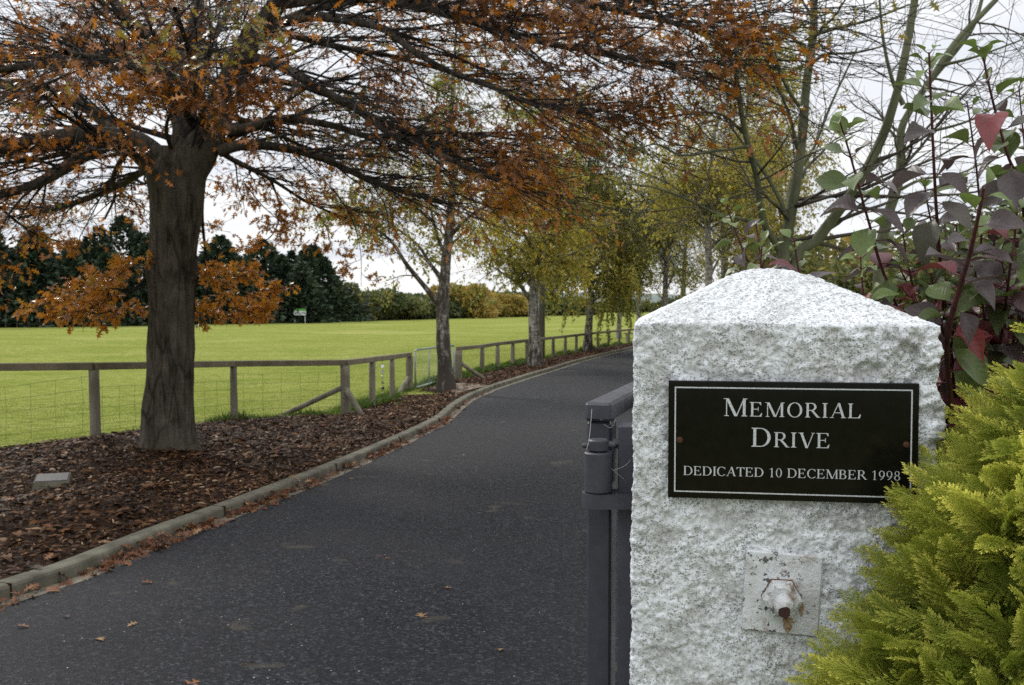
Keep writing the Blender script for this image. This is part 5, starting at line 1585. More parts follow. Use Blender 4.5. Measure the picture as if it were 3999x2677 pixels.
LT = [leaf_t(c, f, w_, k) for k, (c, f, w_) in enumerate([(0.25, 0.45, 0.02), (0.5, 0.6, 0.03), (0.15, 0.35, 0.035), (0.85, 0.4, 0.04), (0.4, 0.85, 0.025), (0.05, 0.6, 0.03), (0.6, 0.3, 0.05)])]
STEMS = [  # points (detail coords, distance), tip tint
    ([Z3(1750, 290, 2.30), Z3(1760, 540, 2.32), Z3(1772, 800, 2.35), Z3(1790, 1150, 2.40), Z3(1815, 1480, 2.45), Z3(1850, 2000, 2.6)], 0.0075, 0.85, 0.16),
    ([Z3(2045, 285, 2.35), Z3(2085, 480, 2.36), Z3(2130, 660, 2.38), Z3(2190, 870, 2.4), Z3(2260, 1060, 2.45), Z3(2290, 1500, 2.5), Z3(2200, 2000, 2.6)], 0.0075, 0.8, 0.16),
    ([Z3(1255, 680, 2.25), Z3(1310, 860, 2.28), Z3(1370, 1080, 2.32), Z3(1430, 1290, 2.36), Z3(1490, 1500, 2.4), Z3(1650, 1900, 2.6)], 0.0065, 0.8, 0.15),
    ([Z3(625, 1150, 2.45), Z3(690, 1330, 2.46), Z3(770, 1510, 2.48), Z3(900, 1750, 2.5), Z3(1200, 2050, 2.6)], 0.006, 0.72, 0.13),
    ([Z3(775, 1160, 2.55), Z3(800, 1330, 2.55), Z3(830, 1500, 2.55), Z3(950, 1750, 2.56), Z3(1250, 2050, 2.6)], 0.005, 0.7, 0.12),
    ([Z3(2055, 1050, 2.05), Z3(2020, 1220, 2.08), Z3(1980, 1400, 2.12), Z3(1930, 1570, 2.15), Z3(1850, 1900, 2.25), Z3(1870, 2250, 2.4)], 0.0115, 0.75, 0.17),
    ([Z3(1960, 560, 2.6), Z3(1990, 760, 2.6), Z3(2020, 1000, 2.6), Z3(2040, 1350, 2.62), Z3(2000, 1900, 2.7)], 0.006, 0.6, 0.14),
    ([Z3(2250, 480, 2.6), Z3(2270, 700, 2.6), Z3(2290, 950, 2.6), Z3(2280, 1400, 2.62), Z3(2150, 1900, 2.7)], 0.006, 0.75, 0.14),
    ([Z3(1000, 1340, 2.3), Z3(1020, 1480, 2.32), Z3(1060, 1650, 2.36), Z3(1200, 1950, 2.5)], 0.005, 0.85, 0.13),
    ([Z3(820, 1370, 2.25), Z3(815, 1500, 2.28), Z3(850, 1650, 2.32), Z3(1000, 1900, 2.5)], 0.005, 0.8, 0.12),
    ([Z3(1600, 1250, 2.4), Z3(1620, 1400, 2.42), Z3(1660, 1600, 2.45), Z3(1750, 2000, 2.6)], 0.005, 0.55, 0.14),
    ([Z3(1370, 1430, 2.2), Z3(1375, 1530, 2.22), Z3(1400, 1700, 2.26), Z3(1500, 1900, 2.4)], 0.005, 0.9, 0.11),
    ([Z3(1720, 1000, 2.5), Z3(1750, 1180, 2.5), Z3(1790, 1350, 2.5), Z3(1830, 1600, 2.52), Z3(1880, 2000, 2.6)], 0.006, 0.6, 0.14),
    ([Z3(2150, 1450, 2.3), Z3(2200, 1620, 2.32), Z3(2260, 1800, 2.36), Z3(2200, 2150, 2.5)], 0.007, 0.3, 0.16),
    ([Z3(1590, 1500, 2.5), Z3(1720, 1750, 2.5), Z3(1860, 2000, 2.55), Z3(1950, 2250, 2.6)], 0.007, 0.25, 0.15),
    ([Z3(2350, 800, 2.4), Z3(2360, 1000, 2.42), Z3(2370, 1300, 2.45), Z3(2300, 1900, 2.6)], 0.007, 0.6, 0.16),
    ([Z3(2240, 1180, 2.15), Z3(2225, 1330, 2.18), Z3(2200, 1500, 2.2), Z3(2150, 1900, 2.4)], 0.006, 0.5, 0.16),
    ([Z3(2450, 520, 2.5), Z3(2460, 800, 2.5), Z3(2450, 1300, 2.55), Z3(2350, 1950, 2.7)], 0.008, 0.7, 0.16),
    ([Z3(2000, 1480, 2.3), Z3(2030, 1620, 2.33), Z3(2060, 1800, 2.36), Z3(2050, 2150, 2.5)], 0.006, 0.2, 0.16),
    ([Z3(1760, 1520, 2.4), Z3(1790, 1680, 2.43), Z3(1830, 1850, 2.46), Z3(1900, 2150, 2.55)], 0.006, 0.2, 0.15),
    ([Z3(2120, 1180, 2.45), Z3(2110, 1400, 2.47), Z3(2080, 1650, 2.5), Z3(2020, 2050, 2.6)], 0.006, 0.4, 0.16),
    ([Z3(2330, 1350, 2.2), Z3(2310, 1520, 2.25), Z3(2280, 1750, 2.3), Z3(2180, 2150, 2.5)], 0.006, 0.3, 0.16),
    ([Z3(1900, 1250, 2.55), Z3(1920, 1450, 2.56), Z3(1940, 1700, 2.58), Z3(1950, 2100, 2.62)], 0.006, 0.35, 0.15),
    ([Z3(2600, 700, 2.6), Z3(2610, 1000, 2.6), Z3(2580, 1500, 2.65), Z3(2420, 2050, 2.8)], 0.008, 0.6, 0.16),
]
foli = MB()
cA = np.array([0.0, 0.0, CAMZ])
for si, (pts, r_, tip, lmax) in enumerate(STEMS):
    p = catmull(np.array([P3(*q) for q in pts]), 40)
    tail = catmull(np.array([p[-1], (p[-1] + sbase) / 2 + [0.02, 0, 0.05], sbase + [0.05 * math.cos(si * 2.1), 0.05 * math.sin(si * 2.1), -0.05]]), 16)
    full = np.vstack([p, tail[1:]])
    R_ = r_ * 0.72 * np.linspace(0.30, 1.0, len(full)) ** 0.7
    mb = MB(); mb.tubes(full, R_, 9, rough=0.1, rs=20)
    mb.build("stem", m_stem, shrub, smooth=True)
    seg_ = np.r_[0, np.cumsum(np.linalg.norm(np.diff(full, axis=0), axis=1))]
    d = 0.004
    k = 0
    az0 = rng.random() * 6.28
    stop = min(seg_[-1] * 0.8, 1.05)
    while d < stop:
        c = np.array([np.interp(d, seg_, full[:, q]) for q in range(3)])
        c2 = np.array([np.interp(d + 0.01, seg_, full[:, q]) for q in range(3)])
        T = norm(c - c2)
        a = norm(np.cross(T, [0.3, 1, 0.1])); b = np.cross(T, a)
        az = az0 + k * math.pi / 2 + rng.normal(0, 0.25)
        skip = 0.15 + 0.22 * (d / 0.9)
        for s1 in (0, math.pi):
            if rng.random() < skip:
                continue
            o = a * math.cos(az + s1) + b * math.sin(az + s1)
            up = np.clip(1.0 - d * 3.6, -0.15, 0.95) + rng.normal(0, 0.18)
            X = norm(o + T * up * 1.0 + UP * (0.05 - 0.30 * min(d, 0.6)))
            Z = norm(T + UP * 0.4 + rng.normal(0, 0.35, 3))
            size = (0.86 - 0.12 * min(1, d / 0.5)) * lmax * (0.38 + 0.62 * min(1, d / 0.16)) * (0.5 + 0.5 * rng.random()) * (1 - 0.18 * min(1, d))
            low = np.clip((1.88 - c[2]) / 0.40, 0, 1)
            rt_ = rng.random()
            if d < 0.07:
                tint = 0.80 + 0.2 * rt_
            elif rt_ < 0.60 - 0.40 * low:
                tint = 0.72 + 0.25 * rng.random()
            elif rt_ < 0.86 - 0.42 * low:
                tint = 0.40 + 0.18 * rng.random()
            elif low > 0.55 or rng.random() < 0.15:
                tint = 0.02 + 0.28 * rng.random()
            else:
                tint = 0.34 + 0.16 * rng.random()
            tint += (tip - 0.75) * 0.25
            pet = c + X * 0.014 + o * 0.004
            foli.tubes(np.array([c, pet]), np.array([0.0016, 0.0013]), 4, t=0.1)
            tv, tf, al = LT[int(rng.integers(0, len(LT)))]
            foli.place(tv, tf, pet[None], X[None], Z[None], size, np.clip(tint, 0, 1), al)
        d += (0.024 if d < 0.05 else 0.035) * (0.85 + 0.3 * rng.random())
        k += 1
foli.build("foliage", m_broad, shrub, smooth=True)

# ---------------- golden conifer in the corner
def spray(curl, seed):
    r_ = np.random.default_rng(seed)
    V, Fq, Wt = [], [], []

    def quad(a, d, n, ln, wd, w_):
        i = len(V)
        s_ = np.cross(n, d)
        V.extend([a, a + d * ln * 0.55 + s_ * wd, a + d * ln, a + d * ln * 0.55 - s_ * wd])
        Wt.extend([w_ * 0.6, w_, min(1, w_ * 1.25), w_])
        Fq.append([i, i + 1, i + 2, i + 3])
    n0 = np.array([0, 0, 1.0])
    ax_ = lambda x: np.array([x, 0.0, -curl * x * x])
    nsec = 15
    for k in range(nsec):
        x = 0.06 + 0.90 * k / (nsec - 1)
        for s1 in (-1, 1):
            a = ax_(x + 0.018 * s1)
            an_ = rad(46 - 18 * x + r_.normal(0, 5))
            dr = np.array([math.cos(an_), s1 * math.sin(an_), -2 * curl * x * 0.8 - 0.10 + r_.normal(0, 0.06)])
            dr = norm(dr)
            ln = (0.34 * (1 - x) ** 0.75 + 0.09) * (0.85 + 0.3 * r_.random())
            m_ = max(3, int(ln / 0.034))
            for q in range(m_):
                f = (q + 0.4) / m_
                p_ = a + dr * ln * f + np.array([0, 0, -0.22 * (ln * f) ** 2])
                w_ = np.clip(0.15 + 0.85 * f ** 1.5 * (0.45 + 0.75 * x), 0, 1)
                for s2 in (-1, 1):
                    sd = norm(np.cross(n0, dr))
                    d2 = norm(dr * 0.86 + sd * s2 * 0.55 + n0 * r_.normal(0, 0.22))
                    nn2 = norm(n0 + sd * s2 * 0.7 + r_.normal(0, 0.25, 3))
                    nn2 = norm(nn2 - d2 * (nn2 @ d2))
                    quad(p_, d2, nn2, 0.066 * (1.15 - 0.35 * f), 0.0085, w_)
            quad(a + dr * ln * 0.9, dr, n0, 0.07, 0.011, min(1, 0.35 + 0.7 * x))
            # the thin shoot itself
            quad(a, dr, norm(np.cross(dr, np.cross(n0, dr))), ln, 0.006, 0.2)
    quad(ax_(0), norm(ax_(1) - ax_(0)), n0, 1.0, 0.012, 0.05)
    return np.array(V), [np.array(Fq)], np.array(Wt)


SPR = [spray(c, k) for k, c in enumerate((0.10, 0.22, 0.34, 0.05, 0.28))]
CX, CY = 0.999, 1.575
gz_ = float(ground(CX, CY))
gold = thing("golden_conifer", (CX, CY, gz_), "bushy golden green conifer with feathery sprays, in front of the pillar's right side", "shrub")
zk_ = np.array([gz_ + 0.05, 0.3, 0.6, 0.95, 1.10, 1.22, 1.36, 1.46, 1.555, 1.62, 1.72])
rk_ = np.array([0.50, 0.56, 0.56, 0.490, 0.415, 0.345, 0.245, 0.175, 0.085, 0.03, 0.0])
mb = MB()
mb.tubes(np.array([[CX, CY, gz_ - 0.05], [CX, CY, 0.8], [CX + 0.01, CY, 1.5]]), np.array([0.035, 0.025, 0.005]), 10, rough=0.1)
bp, bd = [], []
for k in range(220):
    z_ = gz_ + 0.1 + 1.45 * rng.random(); a_ = rng.random() * 6.28
    bp.append([CX, CY, z_ - 0.12]); bd.append([math.cos(a_), math.sin(a_), 0.45])
bp = np.array(bp); bl = np.interp(bp[:, 2] + 0.12, zk_, rk_) * 0.85
PB = grow(bp, np.array(bd), bl, 8, -0.4, 0.07)
mb.tubes(PB, np.linspace(0.006, 0.0015, 8)[None].repeat(len(PB), 0), 4)
mb.build("trunk", m_inner, gold)
fo = MB()


def inside_pillar(p, m=0.012):
    q = p[:, :2] - C0
    x = q @ EX; y = q @ EY
    return (x > -m) & (x < PW + m) & (y > -m - 0.004) & (y < PW + m) & (p[:, 2] < EAVE + 0.12)


NS = 6000
z_ = gz_ + 0.08 + (1.51 - gz_) * rng.random(NS) ** 0.80
a_ = rng.random(NS) * 2 * math.pi
rs_ = np.interp(z_, zk_, rk_)
view = np.cos(a_ - math.atan2(-CY, -CX * 0.9))                 # the side the drive sees is thicker grown
kp = rng.random(NS) < np.clip(rs_ / 0.5, 0.12, 1) * np.where(view > -0.25, 1.0, 0.45) * np.where(z_ > 0.8, 1, 0.45)
z_, a_, rs_ = z_[kp], a_[kp], rs_[kp]
M = len(z_)
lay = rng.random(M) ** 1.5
lump = 0.22 * (vnoise(np.c_[np.cos(a_) * 3, np.sin(a_) * 3, z_ * 7] + 30) - 0.45)
ln = np.clip(rng.normal(0.118, 0.024, M), 0.07, 0.18)
out_ = np.c_[np.cos(a_), np.sin(a_), np.zeros(M)]
rr0 = np.maximum(rs_ * (1 + lump) - ln * 0.72 - 0.11 * lay, 0.01)
pos = np.c_[CX + out_[:, 0] * rr0, CY + out_[:, 1] * rr0, z_ - 0.035]
X = norm(out_ + UP * (0.75 + rng.normal(0, 0.32, M))[:, None] + np.c_[rng.normal(0, 0.30, M), rng.normal(0, 0.30, M), np.zeros(M)])
sd = np.cross(out_, UP)
Z = norm(UP * 0.45 + sd * rng.normal(0, 1.1, M)[:, None] + rng.normal(0, 0.25, (M, 3)) - out_ * 0.3)
ok = ~(inside_pillar(pos) | inside_pillar(pos + X * ln[:, None]) | inside_pillar(pos + X * ln[:, None] * 0.5))
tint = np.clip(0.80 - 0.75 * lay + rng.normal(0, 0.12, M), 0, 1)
pk_ = rng.integers(0, len(SPR), M)
for k in range(len(SPR)):
    s_k = ok & (pk_ == k)
    tv, tf, wv_ = SPR[k]
    n_k = int(s_k.sum())
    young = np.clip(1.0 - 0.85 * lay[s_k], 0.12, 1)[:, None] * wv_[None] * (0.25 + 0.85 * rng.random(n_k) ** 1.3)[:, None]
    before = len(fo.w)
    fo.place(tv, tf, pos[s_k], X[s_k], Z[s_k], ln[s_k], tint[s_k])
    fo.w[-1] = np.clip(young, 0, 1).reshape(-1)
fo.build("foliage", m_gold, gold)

# ---------------- trees and bushes across the field
def crown(name, label, base, lumps, nleaf, lsize, mat, tmean, tsd=0.18, group=None, cat="tree", trunk_r=0.15, hang=0.2, cone=False):
    """lumps: (x, y, z, rx, rz) relative to the base"""
    root = thing(name, base, label, cat, group)
    mb = MB()
    top = max(q[2] + q[4] * 0.5 for q in lumps)
    mb.tubes(np.array([base - UP * 0.3, base + UP * top * 0.5, base + UP * top]), np.array([trunk_r * 1.2, trunk_r, trunk_r * 0.2]), 8)
    mb.build("trunk", m_farbark, root)
    tot = sum(q[3] ** 2 + q[3] * q[4] for q in lumps)
    lf = MB()
    for (x, y, z, rx, rz) in lumps:
        n_ = int(nleaf * (rx ** 2 + rx * rz) / tot)
        d = norm(rng.normal(0, 1, (n_, 3)))
        if cone:
            h = rng.random(n_) ** 1.35
            rr = rx * (1 - h ** 1.15) ** 0.9 * (0.55 + 0.62 * rng.random(n_)) * (0.55 + 0.95 * vnoise(np.c_[d[:, 0] * 2.6, d[:, 1] * 2.6, h * 11 + x]))
            dd = norm(d * [1, 1, 0])
            p = np.c_[dd[:, 0] * rr, dd[:, 1] * rr, h * rz]
            X = norm(dd * 1.0 + UP * (0.35 - 0.2 * (1 - h))[:, None] + rng.normal(0, 0.35, (n_, 3)))
        else:
            k = 0.62 + 0.42 * rng.random(n_) ** 0.6 + 0.30 * (vnoise(d * 2.2 + x * 3 + z) - 0.5)
            p = d * k[:, None] * np.array([rx, rx, rz])
            X = norm(d + rng.normal(0, 0.6, (n_, 3)) - UP * hang)
        pos = base + np.array([x, y, z]) + p
        g_ = float(base[2]) + 0.05
        pos[:, 2] = np.maximum(pos[:, 2], g_)
        Z = norm(d + rng.normal(0, 0.6, (n_, 3)))
        t_ = tmean + rng.normal(0, tsd, n_) + (vnoise(pos * 0.6) - 0.5) * 0.5
        lf.place(dia, dia_f, pos, X, Z, lsize * (0.6 + 0.8 * rng.random(n_)), np.clip(t_, 0, 1))
    lf.build("foliage", mat, root)
    return root


def blob(w_, h_, n, seed, low=0.12):
    r_ = np.random.default_rng(seed)
    L_ = [(0, 0, h_ * 0.45, w_ * 0.40, h_ * 0.42)]
    for _ in range(n):
        a = r_.random() * 6.28; q = r_.random()
        s_ = 0.16 + 0.14 * r_.random()
        L_.append((math.cos(a) * w_ * 0.36 * (0.5 + q * 0.5), math.sin(a) * w_ * 0.3, h_ * (low + (0.80 - low) * r_.random()), w_ * s_, h_ * s_ * 0.95))
    return L_


# dark conifers: plan column of tip, row of tip, distance, half width, label
CON = [
    (-70, 500, 92, 6.0, "very dark conifer at the extreme left edge of the field hedge"),
    (45, 545, 93, 5.8, "dark conifer beyond the field, behind the far-left oak sprays"),
    (150, 560, 97, 5.2, "dark bushy conifer beyond the field, left of the tall pointed one"),
    (262, 500, 96, 5.6, "tall pointed dark conifer close left of the oak trunk across the field"),
    (395, 560, 99, 3.6, "dark conifer hidden mostly behind the oak trunk"),
    (490, 545, 99, 5.8, "tall dark conifer close right of the oak trunk across the field"),
    (590, 555, 101, 5.8, "dark conifer above the bright orange right-hand oak spray"),
    (704, 566, 103, 5.2, "broad dark conifer behind the white and green field board"),
]
FE_U, FE_D = [-70, 262, 490, 590, 704, 860, 962, 1052, 1150, 1270, 1330], [93, 101, 109, 114, 119, 132, 140, 147, 160, 176, 182]
for k, (u_, v_, Dq, hw, lab) in enumerate(CON):
    hw = hw * np.interp(u_, FE_U, FE_D) / Dq; Dq = float(np.interp(u_, FE_U, FE_D))
    x_ = ray(u_, 700)[0] * Dq
    base = np.array([x_, Dq + 2.5, float(ground(x_, Dq))])
    hh_ = CAMZ + ray(u_, v_)[2] * (Dq + 2.5) - base[2]
    r_ = np.random.default_rng(100 + k)
    Lm = [(0, 0, 0.1, hw, hh_)]
    for q in range(7):
        Lm.append(((r_.random() - 0.5) * hw * 1.7, (r_.random() - 0.5) * hw, 0.1, hw * (0.4 + 0.3 * r_.random()), hh_ * (0.5 + 0.45 * r_.random())))
    crown("conifer", lab, base, Lm, 13000, 0.60, m_darkneedle, 0.35, 0.25, "dark conifers along the far side of the field", "tree", 0.25, cone=True)
BUSH = [
    (762, 655, 106, 4.2, m_bushleaf, 0.42, "upright olive bush right beside the last dark conifer"),
    (806, 676, 110, 3.4, m_bushleaf, 0.78, "yellowing small tree between two green hedge bushes"),
    (856, 660, 112, 6.2, m_bushleaf, 0.36, "large rounded green bush in the far hedge, tallest left of the dark birch"),
    (905, 674, 108, 5.2, m_bushleaf, 0.46, "lighter green bush in front of the large rounded one"),
    (962, 680, 116, 4.6, m_bushleaf, 0.34, "dark green hedge bush left of the dark birch trunk"),
    (1010, 690, 118, 4.0, m_bushleaf, 0.25, "dark low bush behind the dark birch trunk"),
    (1052, 650, 112, 5.0, m_bushleaf, 0.93, "orange gold tree in the hedge just right of the dark birch"),
    (1108, 683, 128, 4.4, m_bushleaf, 0.80, "yellow-olive tree in the hedge between the first two birches"),
    (1148, 674, 134, 5.0, m_bushleaf, 0.90, "yellow autumn tree in the hedge left of the second birch"),
    (1186, 688, 134, 4.2, m_bushleaf, 0.62, "olive hedge tree touching the second birch trunk"),
    (1272, 680, 170, 7.0, m_bushleaf, 0.40, "greyish green tree clump right of the timber pole"),
    (1310, 684, 178, 6.0, m_bushleaf, 0.36, "low far trees behind the weeping birch on its left"),
    (1395, 694, 230, 9.0, m_bushleaf, 0.40, "distant green trees right of the leaning white birch"),
    (1450, 690, 230, 9.0, m_bushleaf, 0.48, "distant trees beyond the fence end at the pillar edge"),
]
for k, (u_, v_, Dq, wd_, mt_, tm_, lab) in enumerate(BUSH):
    if u_ < 1330:
        wd_ = wd_ * np.interp(u_, FE_U, FE_D) / Dq; Dq = float(np.interp(u_, FE_U, FE_D))
    x_ = ray(u_, 700)[0] * Dq
    base = np.array([x_, Dq, float(ground(x_, Dq))])
    hh_ = CAMZ + ray(u_, v_)[2] * Dq - base[2]
    crown("hedge_tree", lab, base, blob(wd_ * 1.35, hh_ * 1.02, 9, 300 + k), 5200, 0.50 * Dq / 115, mt_, tm_, 0.13, "mixed trees of the hedge across the field")
for k, (u_, v_, Dq, wd_, tm_, lab) in enumerate([
    (1120, 668, 240, 13, 0.2, "far dark treetops above the hedge between the first two birches"),
    (930, 676, 320, 16, 0.2, "far treetops on the skyline left of the dark birch"),
    (1210, 676, 260, 12, 0.2, "far dark treetops behind the second birch")]):
    x_ = ray(u_, 700)[0] * Dq
    base = np.array([x_, Dq, float(ground(x_, Dq))])
    hh_ = CAMZ + ray(u_, v_)[2] * Dq - base[2]
    crown("skyline_tree", lab, base, blob(wd_ * 1.5, hh_, 9, 500 + k), 3500, 1.3, m_bushleaf, tm_, 0.12, "trees on the skyline")

# right-hand side beyond the shrub
RIGHT = [
    (1905, 500, 30, 4.6, 0.70, "olive gold leafy tree behind the slanting bare trunks"),
    (2010, 560, 26, 3.6, 0.60, "rounded yellow-green tree low between the bare trunks and the shrub"),
    (2130, 520, 34, 5.0, 0.40, "dark green tree behind the broad-leaved shrub, on its left"),
    (2270, 490, 36, 5.6, 0.38, "big green tree behind the broad-leaved shrub at the right edge"),
    (2420, 470, 34, 5.6, 0.34, "green tree standing at the far right margin"),
    (1730, 640, 44, 4.0, 0.62, "low golden bush beneath the yellow birches"),
    (1600, 668, 60, 5.0, 0.50, "low olive bush at the bend behind the pillar's left shoulder"),
]
for k, (u_, v_, Dq, wd_, tm_, lab) in enumerate(RIGHT):
    x_ = ray(u_, 700)[0] * Dq
    base = np.array([x_, Dq, float(ground(x_, Dq))])
    hh_ = CAMZ + ray(u_, v_)[2] * Dq - base[2]
    crown("garden_tree", lab, base, blob(wd_ * 1.3, hh_, 14, 700 + k, 0.2), 16000, 0.17 if Dq < 40 else 0.26, m_bushleaf, tm_, 0.16, "leafy trees beyond the pillar", "tree", 0.14)

# low pale rail fence on the lawn at the right
wf = thing("low_rail_fence", (10.5, 24.0, float(ground(10.5, 24))), "low pale rail fence on the lawn, glimpsed behind the shrub stems", "fence")
for k in range(7):
    x_ = 8.2 + k * 1.1
    mb = MB(); mb.box((x_, 24.0, float(ground(x_, 24)) + 0.42), (0.09, 0.09, 0.95), bev=0.01); mb.build("post", m_post, wf)
for z_ in (0.45, 0.8):
    mb = MB(); mb.box((11.5, 23.94, float(ground(11, 24)) + z_), (6.8, 0.03, 0.12)); mb.build("rail", m_post, wf)
# bench seen past the pillar edge
be = at(1450, 783, 0.0); be = be + np.array([0.35, 1.2, 0])
bench = thing("park_bench", (be[0], be[1], float(ground(be[0], be[1]))), "small pale bench at the bend, just left of the pillar edge", "bench")
mb = MB(); mb.box((be[0], be[1], float(ground(be[0], be[1])) + 0.48), (1.6, 0.4, 0.07), bev=0.01); mb.build("seat", m_rail, bench)
for s1 in (-1, 1):
    mb = MB(); mb.box((be[0] + s1 * 0.6, be[1], float(ground(be[0], be[1])) + 0.20), (0.12, 0.34, 0.49)); mb.build("leg", m_rail, bench)

# boundary fence along the hedge foot
bpost = []
for u_ in np.arange(-40, 1340, 26):
    Dq = np.interp(u_, FE_U, FE_D) - 5.0
    x_ = ray(u_, 700)[0] * Dq
    bpost.append((x_, Dq, float(ground(x_, Dq))))
bf = thing("boundary_fence", bpost[20], "thin post and wire fence along the foot of the hedge across the field", "fence")
pr_ = None
for p in bpost:
    if pr_ is None:
        mb = MB(); mb.cyl((p[0], p[1], p[2] - 0.1), (p[0], p[1], p[2] + 1.25), 0.05, 8); pr_ = mb.build("post", m_farbark, bf); q0 = p
    else:
        o = pr_.copy(); COL.objects.link(o); o.parent = bf; o.location = (p[0] - q0[0], p[1] - q0[1], p[2] - q0[2])
mb = MB()
for z_ in (0.4, 0.8, 1.15):
    mb.tubes(np.array([[p[0], p[1], p[2] + z_] for p in bpost]), np.full(len(bpost), 0.006), 3)
mb.build("wire", m_wire, bf)

# ---------------- grass along the fence, on the field near the viewer and on the right lawn
bl_v = np.array([(0, -0.045, 0), (0, 0.045, 0), (0.55, 0.032, 0.10), (1.0, 0.0, 0.42), (0.55, -0.032, 0.10)])
bl_f = [np.array([[0, 4, 3, 2, 1]])]
G_ = []
nG = 150000
i_ = rng.random(nG) * (len(FC) - 1); i0 = i_.astype(int)
off = np.where(rng.random(nG) < 0.5, rng.random(nG) ** 2 * 1.0, rng.random(nG) * 9) + 0.02
pp = FC[i0] + nb_[i0] * off[:, None] + rng.normal(0, 0.05, (nG, 2))
gzz = ground(pp[:, 0], pp[:, 1])
edge = np.clip(1 - off / 0.75, 0, 1)
tuft = vnoise(np.c_[pp * 1.1, np.zeros(nG)] + 60)
hgt = (0.035 + 0.15 * edge * np.clip(tuft * 2.6 - 0.8, 0, 1.1)) * (0.7 + 0.6 * rng.random(nG))
vis = (pp[:, 1] > 9) & (pp[:, 0] / pp[:, 1] > -0.62) & (pp[:, 1] < 56)
kp = vis & (rng.random(nG) < np.clip(0.35 + edge, 0, 1))
pp, gzz, hgt, edge, tuft = pp[kp], gzz[kp], hgt[kp], edge[kp], tuft[kp]
n_ = len(pp)
X = np.c_[rng.normal(0, 0.35, n_), rng.normal(0, 0.35, n_), np.ones(n_)]
Z = np.c_[rng.normal(0, 1, (n_, 2)), rng.normal(0, 0.2, n_)]
mb = MB()
mb.place(bl_v * [1, 1.3, 1], bl_f, np.c_[pp, gzz - 0.015], X, Z, hgt * 1.25, np.clip(0.62 - 0.35 * edge * tuft * 1.6 + rng.normal(0, 0.15, n_), 0, 1))
tag(mb.build("grass_tufts", m_blade), "longer green grass growing along the foot of the timber fence", "grass", kind='stuff')
nG = 60000
px_ = 1.6 + rng.random(nG) * 12; py_ = 2.2 + rng.random(nG) ** 1.2 * 22
kd = np.min(np.abs(px_[:, None] - 0), axis=1)
jj = np.searchsorted(KC[ko, 1], py_).clip(0, len(KC) - 1)
kp = px_ > KC[ko][jj, 0] + 4.3 / np.maximum(KT[ko][jj, 1], 0.3)
px_, py_ = px_[kp], py_[kp]
n_ = len(px_)
X = np.c_[rng.normal(0, 0.35, n_), rng.normal(0, 0.35, n_), np.ones(n_)]
Z = np.c_[rng.normal(0, 1, (n_, 2)), rng.normal(0, 0.2, n_)]
mb = MB(); mb.place(bl_v * [1, 1.3, 1], bl_f, np.c_[px_, py_, ground(px_, py_) - 0.015], X, Z, 0.05 + 0.04 * rng.random(n_), np.clip(0.5 + rng.normal(0, 0.2, n_), 0, 1))
tag(mb.build("lawn_grass", m_blade), "short mown lawn grass on the verge to the right of the drive", "grass", kind='stuff')

# ---------------- fallen leaves: drifts in the gutter, scattered on the bark, singles on the asphalt
m_dry = leafmat("dry_oak_leaf", [(0, (0.055, 0.022, 0.013)), (0.45, (0.14, 0.052, 0.024)), (0.8, (0.22, 0.095, 0.042)), (1, (0.30, 0.19, 0.09))], 0.15, 0.6, 0.3)
nF = 16000
kk = rng.random(nF) * (len(KC) - 1); k0 = kk.astype(int)
yy_ = KC[k0, 1]
pile = vnoise(np.c_[s_[k0] * 1.9, s_[k0] * 0, s_[k0] * 0 + 2]) + 0.35 * vnoise(np.c_[s_[k0] * 6, s_[k0] * 0, s_[k0] * 0 + 12])
kp = (yy_ > 3.5) & (yy_ < 24) & (rng.random(nF) < np.clip((pile - 0.42) * 2.6, 0.03, 1) * np.clip(1.35 - yy_ / 17, 0.05, 1))
k0 = k0[kp]; n_ = len(k0); pile = pile[kp]
off = rng.random(n_) ** 1.6 * (0.06 + 0.10 * np.clip(pile, 0, 1.2))
p2 = KC[k0] - KN[k0] * (off + 0.012)[:, None] + KT[k0] * (rng.random(n_) * 0.22)[:, None]
hz = np.clip(0.055 * pile * (1 - off / 0.17), 0.004, 0.07) * rng.random(n_)
pos = np.c_[p2, ground(p2[:, 0], p2[:, 1]) + 0.012 + hz]
ang = rng.random(n_) * 6.283
X = np.c_[np.cos(ang), np.sin(ang), rng.normal(0, 0.45, n_)]
Z = np.c_[rng.normal(0, 0.55, n_), rng.normal(0, 0.55, n_), np.ones(n_)]
mb = MB(); mb.place(oak_o * [1, 1, 1.6], oak_f, pos, X, Z, np.clip(rng.normal(0.085, 0.02, n_), 0.04, 0.13), np.clip(rng.normal(0.5, 0.25, n_), 0, 1))
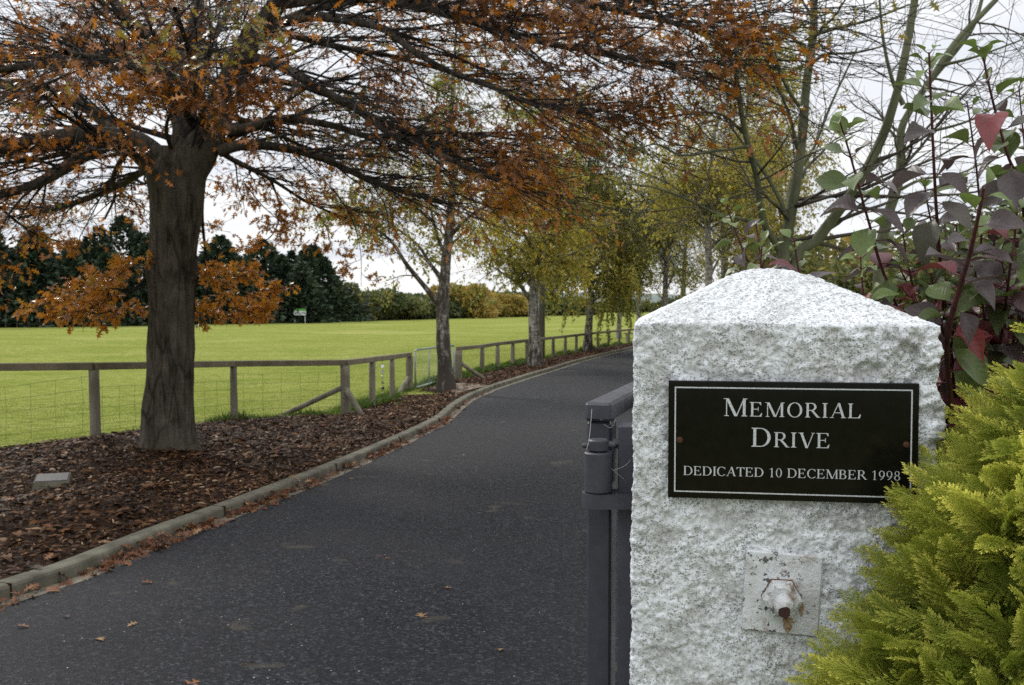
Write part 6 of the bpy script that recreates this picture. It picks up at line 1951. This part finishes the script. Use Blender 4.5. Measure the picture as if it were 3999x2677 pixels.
tag(mb.build("gutter_leaf_litter", m_dry), "drift of rusty fallen oak leaves packed along the kerb foot", "leaf litter", kind='stuff')
nF = 1500
pts = mulch_pt(rng.random(nF) * 0.75, rng.random(nF))
kp = (pts[:, 1] > 4.5) & (np.abs(pts[:, 0] / pts[:, 1]) < 0.6)
pts = pts[kp]; n_ = len(pts)
ang = rng.random(n_) * 6.283
pts[:, 2] += 0.03
mb = MB(); mb.place(oak_o, oak_f, pts, np.c_[np.cos(ang), np.sin(ang), rng.normal(0, 0.25, n_)], np.c_[rng.normal(0, 0.4, (n_, 2)), np.ones(n_)], 0.05 + 0.05 * rng.random(n_), np.clip(rng.normal(0.6, 0.2, n_), 0, 1))
tag(mb.build("scattered_leaf_litter", m_dry), "brown oak leaves scattered over the bark bed", "leaf litter", kind='stuff')

SING = [(56, 1430, .1, .7), (224, 1459, .12, .95), (555, 1523, .07, .6), (527, 1546, .08, .35), (880, 1277, .09, .7), (868, 1272, .06, .4), (822, 1297, .05, .5), (431, 1567, .14, .8), (806, 1094, .07, .95),
        (1016, 1343, .10, .98), (965, 1409, .12, .95), (1147, 1483, .07, .95), (1200, 1160, .06, .3), (905, 985, .07, .9), (1004, 1000, .07, .9), (735, 1060, .07, .75), (1105, 905, .07, .95), (1150, 965, .08, .9), (1260, 930, .08, .95), (640, 1190, .06, .7), (300, 1427, .08, .97), (340, 1330, .1, .5), (150, 1408, .07, .45), (1060, 1040, .06, .9)]
for k, (u_, v_, sz, tn) in enumerate(SING):
    p = at(u_, v_, 0.028)
    a_ = k * 2.4
    mb = MB(); mb.place(oak_o * [1, 1, 1.1], oak_f, p[None] - [[math.cos(a_) * sz / 2, math.sin(a_) * sz / 2, 0]], np.array([[math.cos(a_), math.sin(a_), 0.05]]), np.array([[0.15 * math.sin(k), 0.15 * math.cos(k * 2), 1.0]]), sz * 0.85, tn)
    o = mb.build("fallen_leaf", m_dry)
    tag(o, "dry fallen oak leaf lying alone on the asphalt of the drive", "leaf", "single leaves on the asphalt")
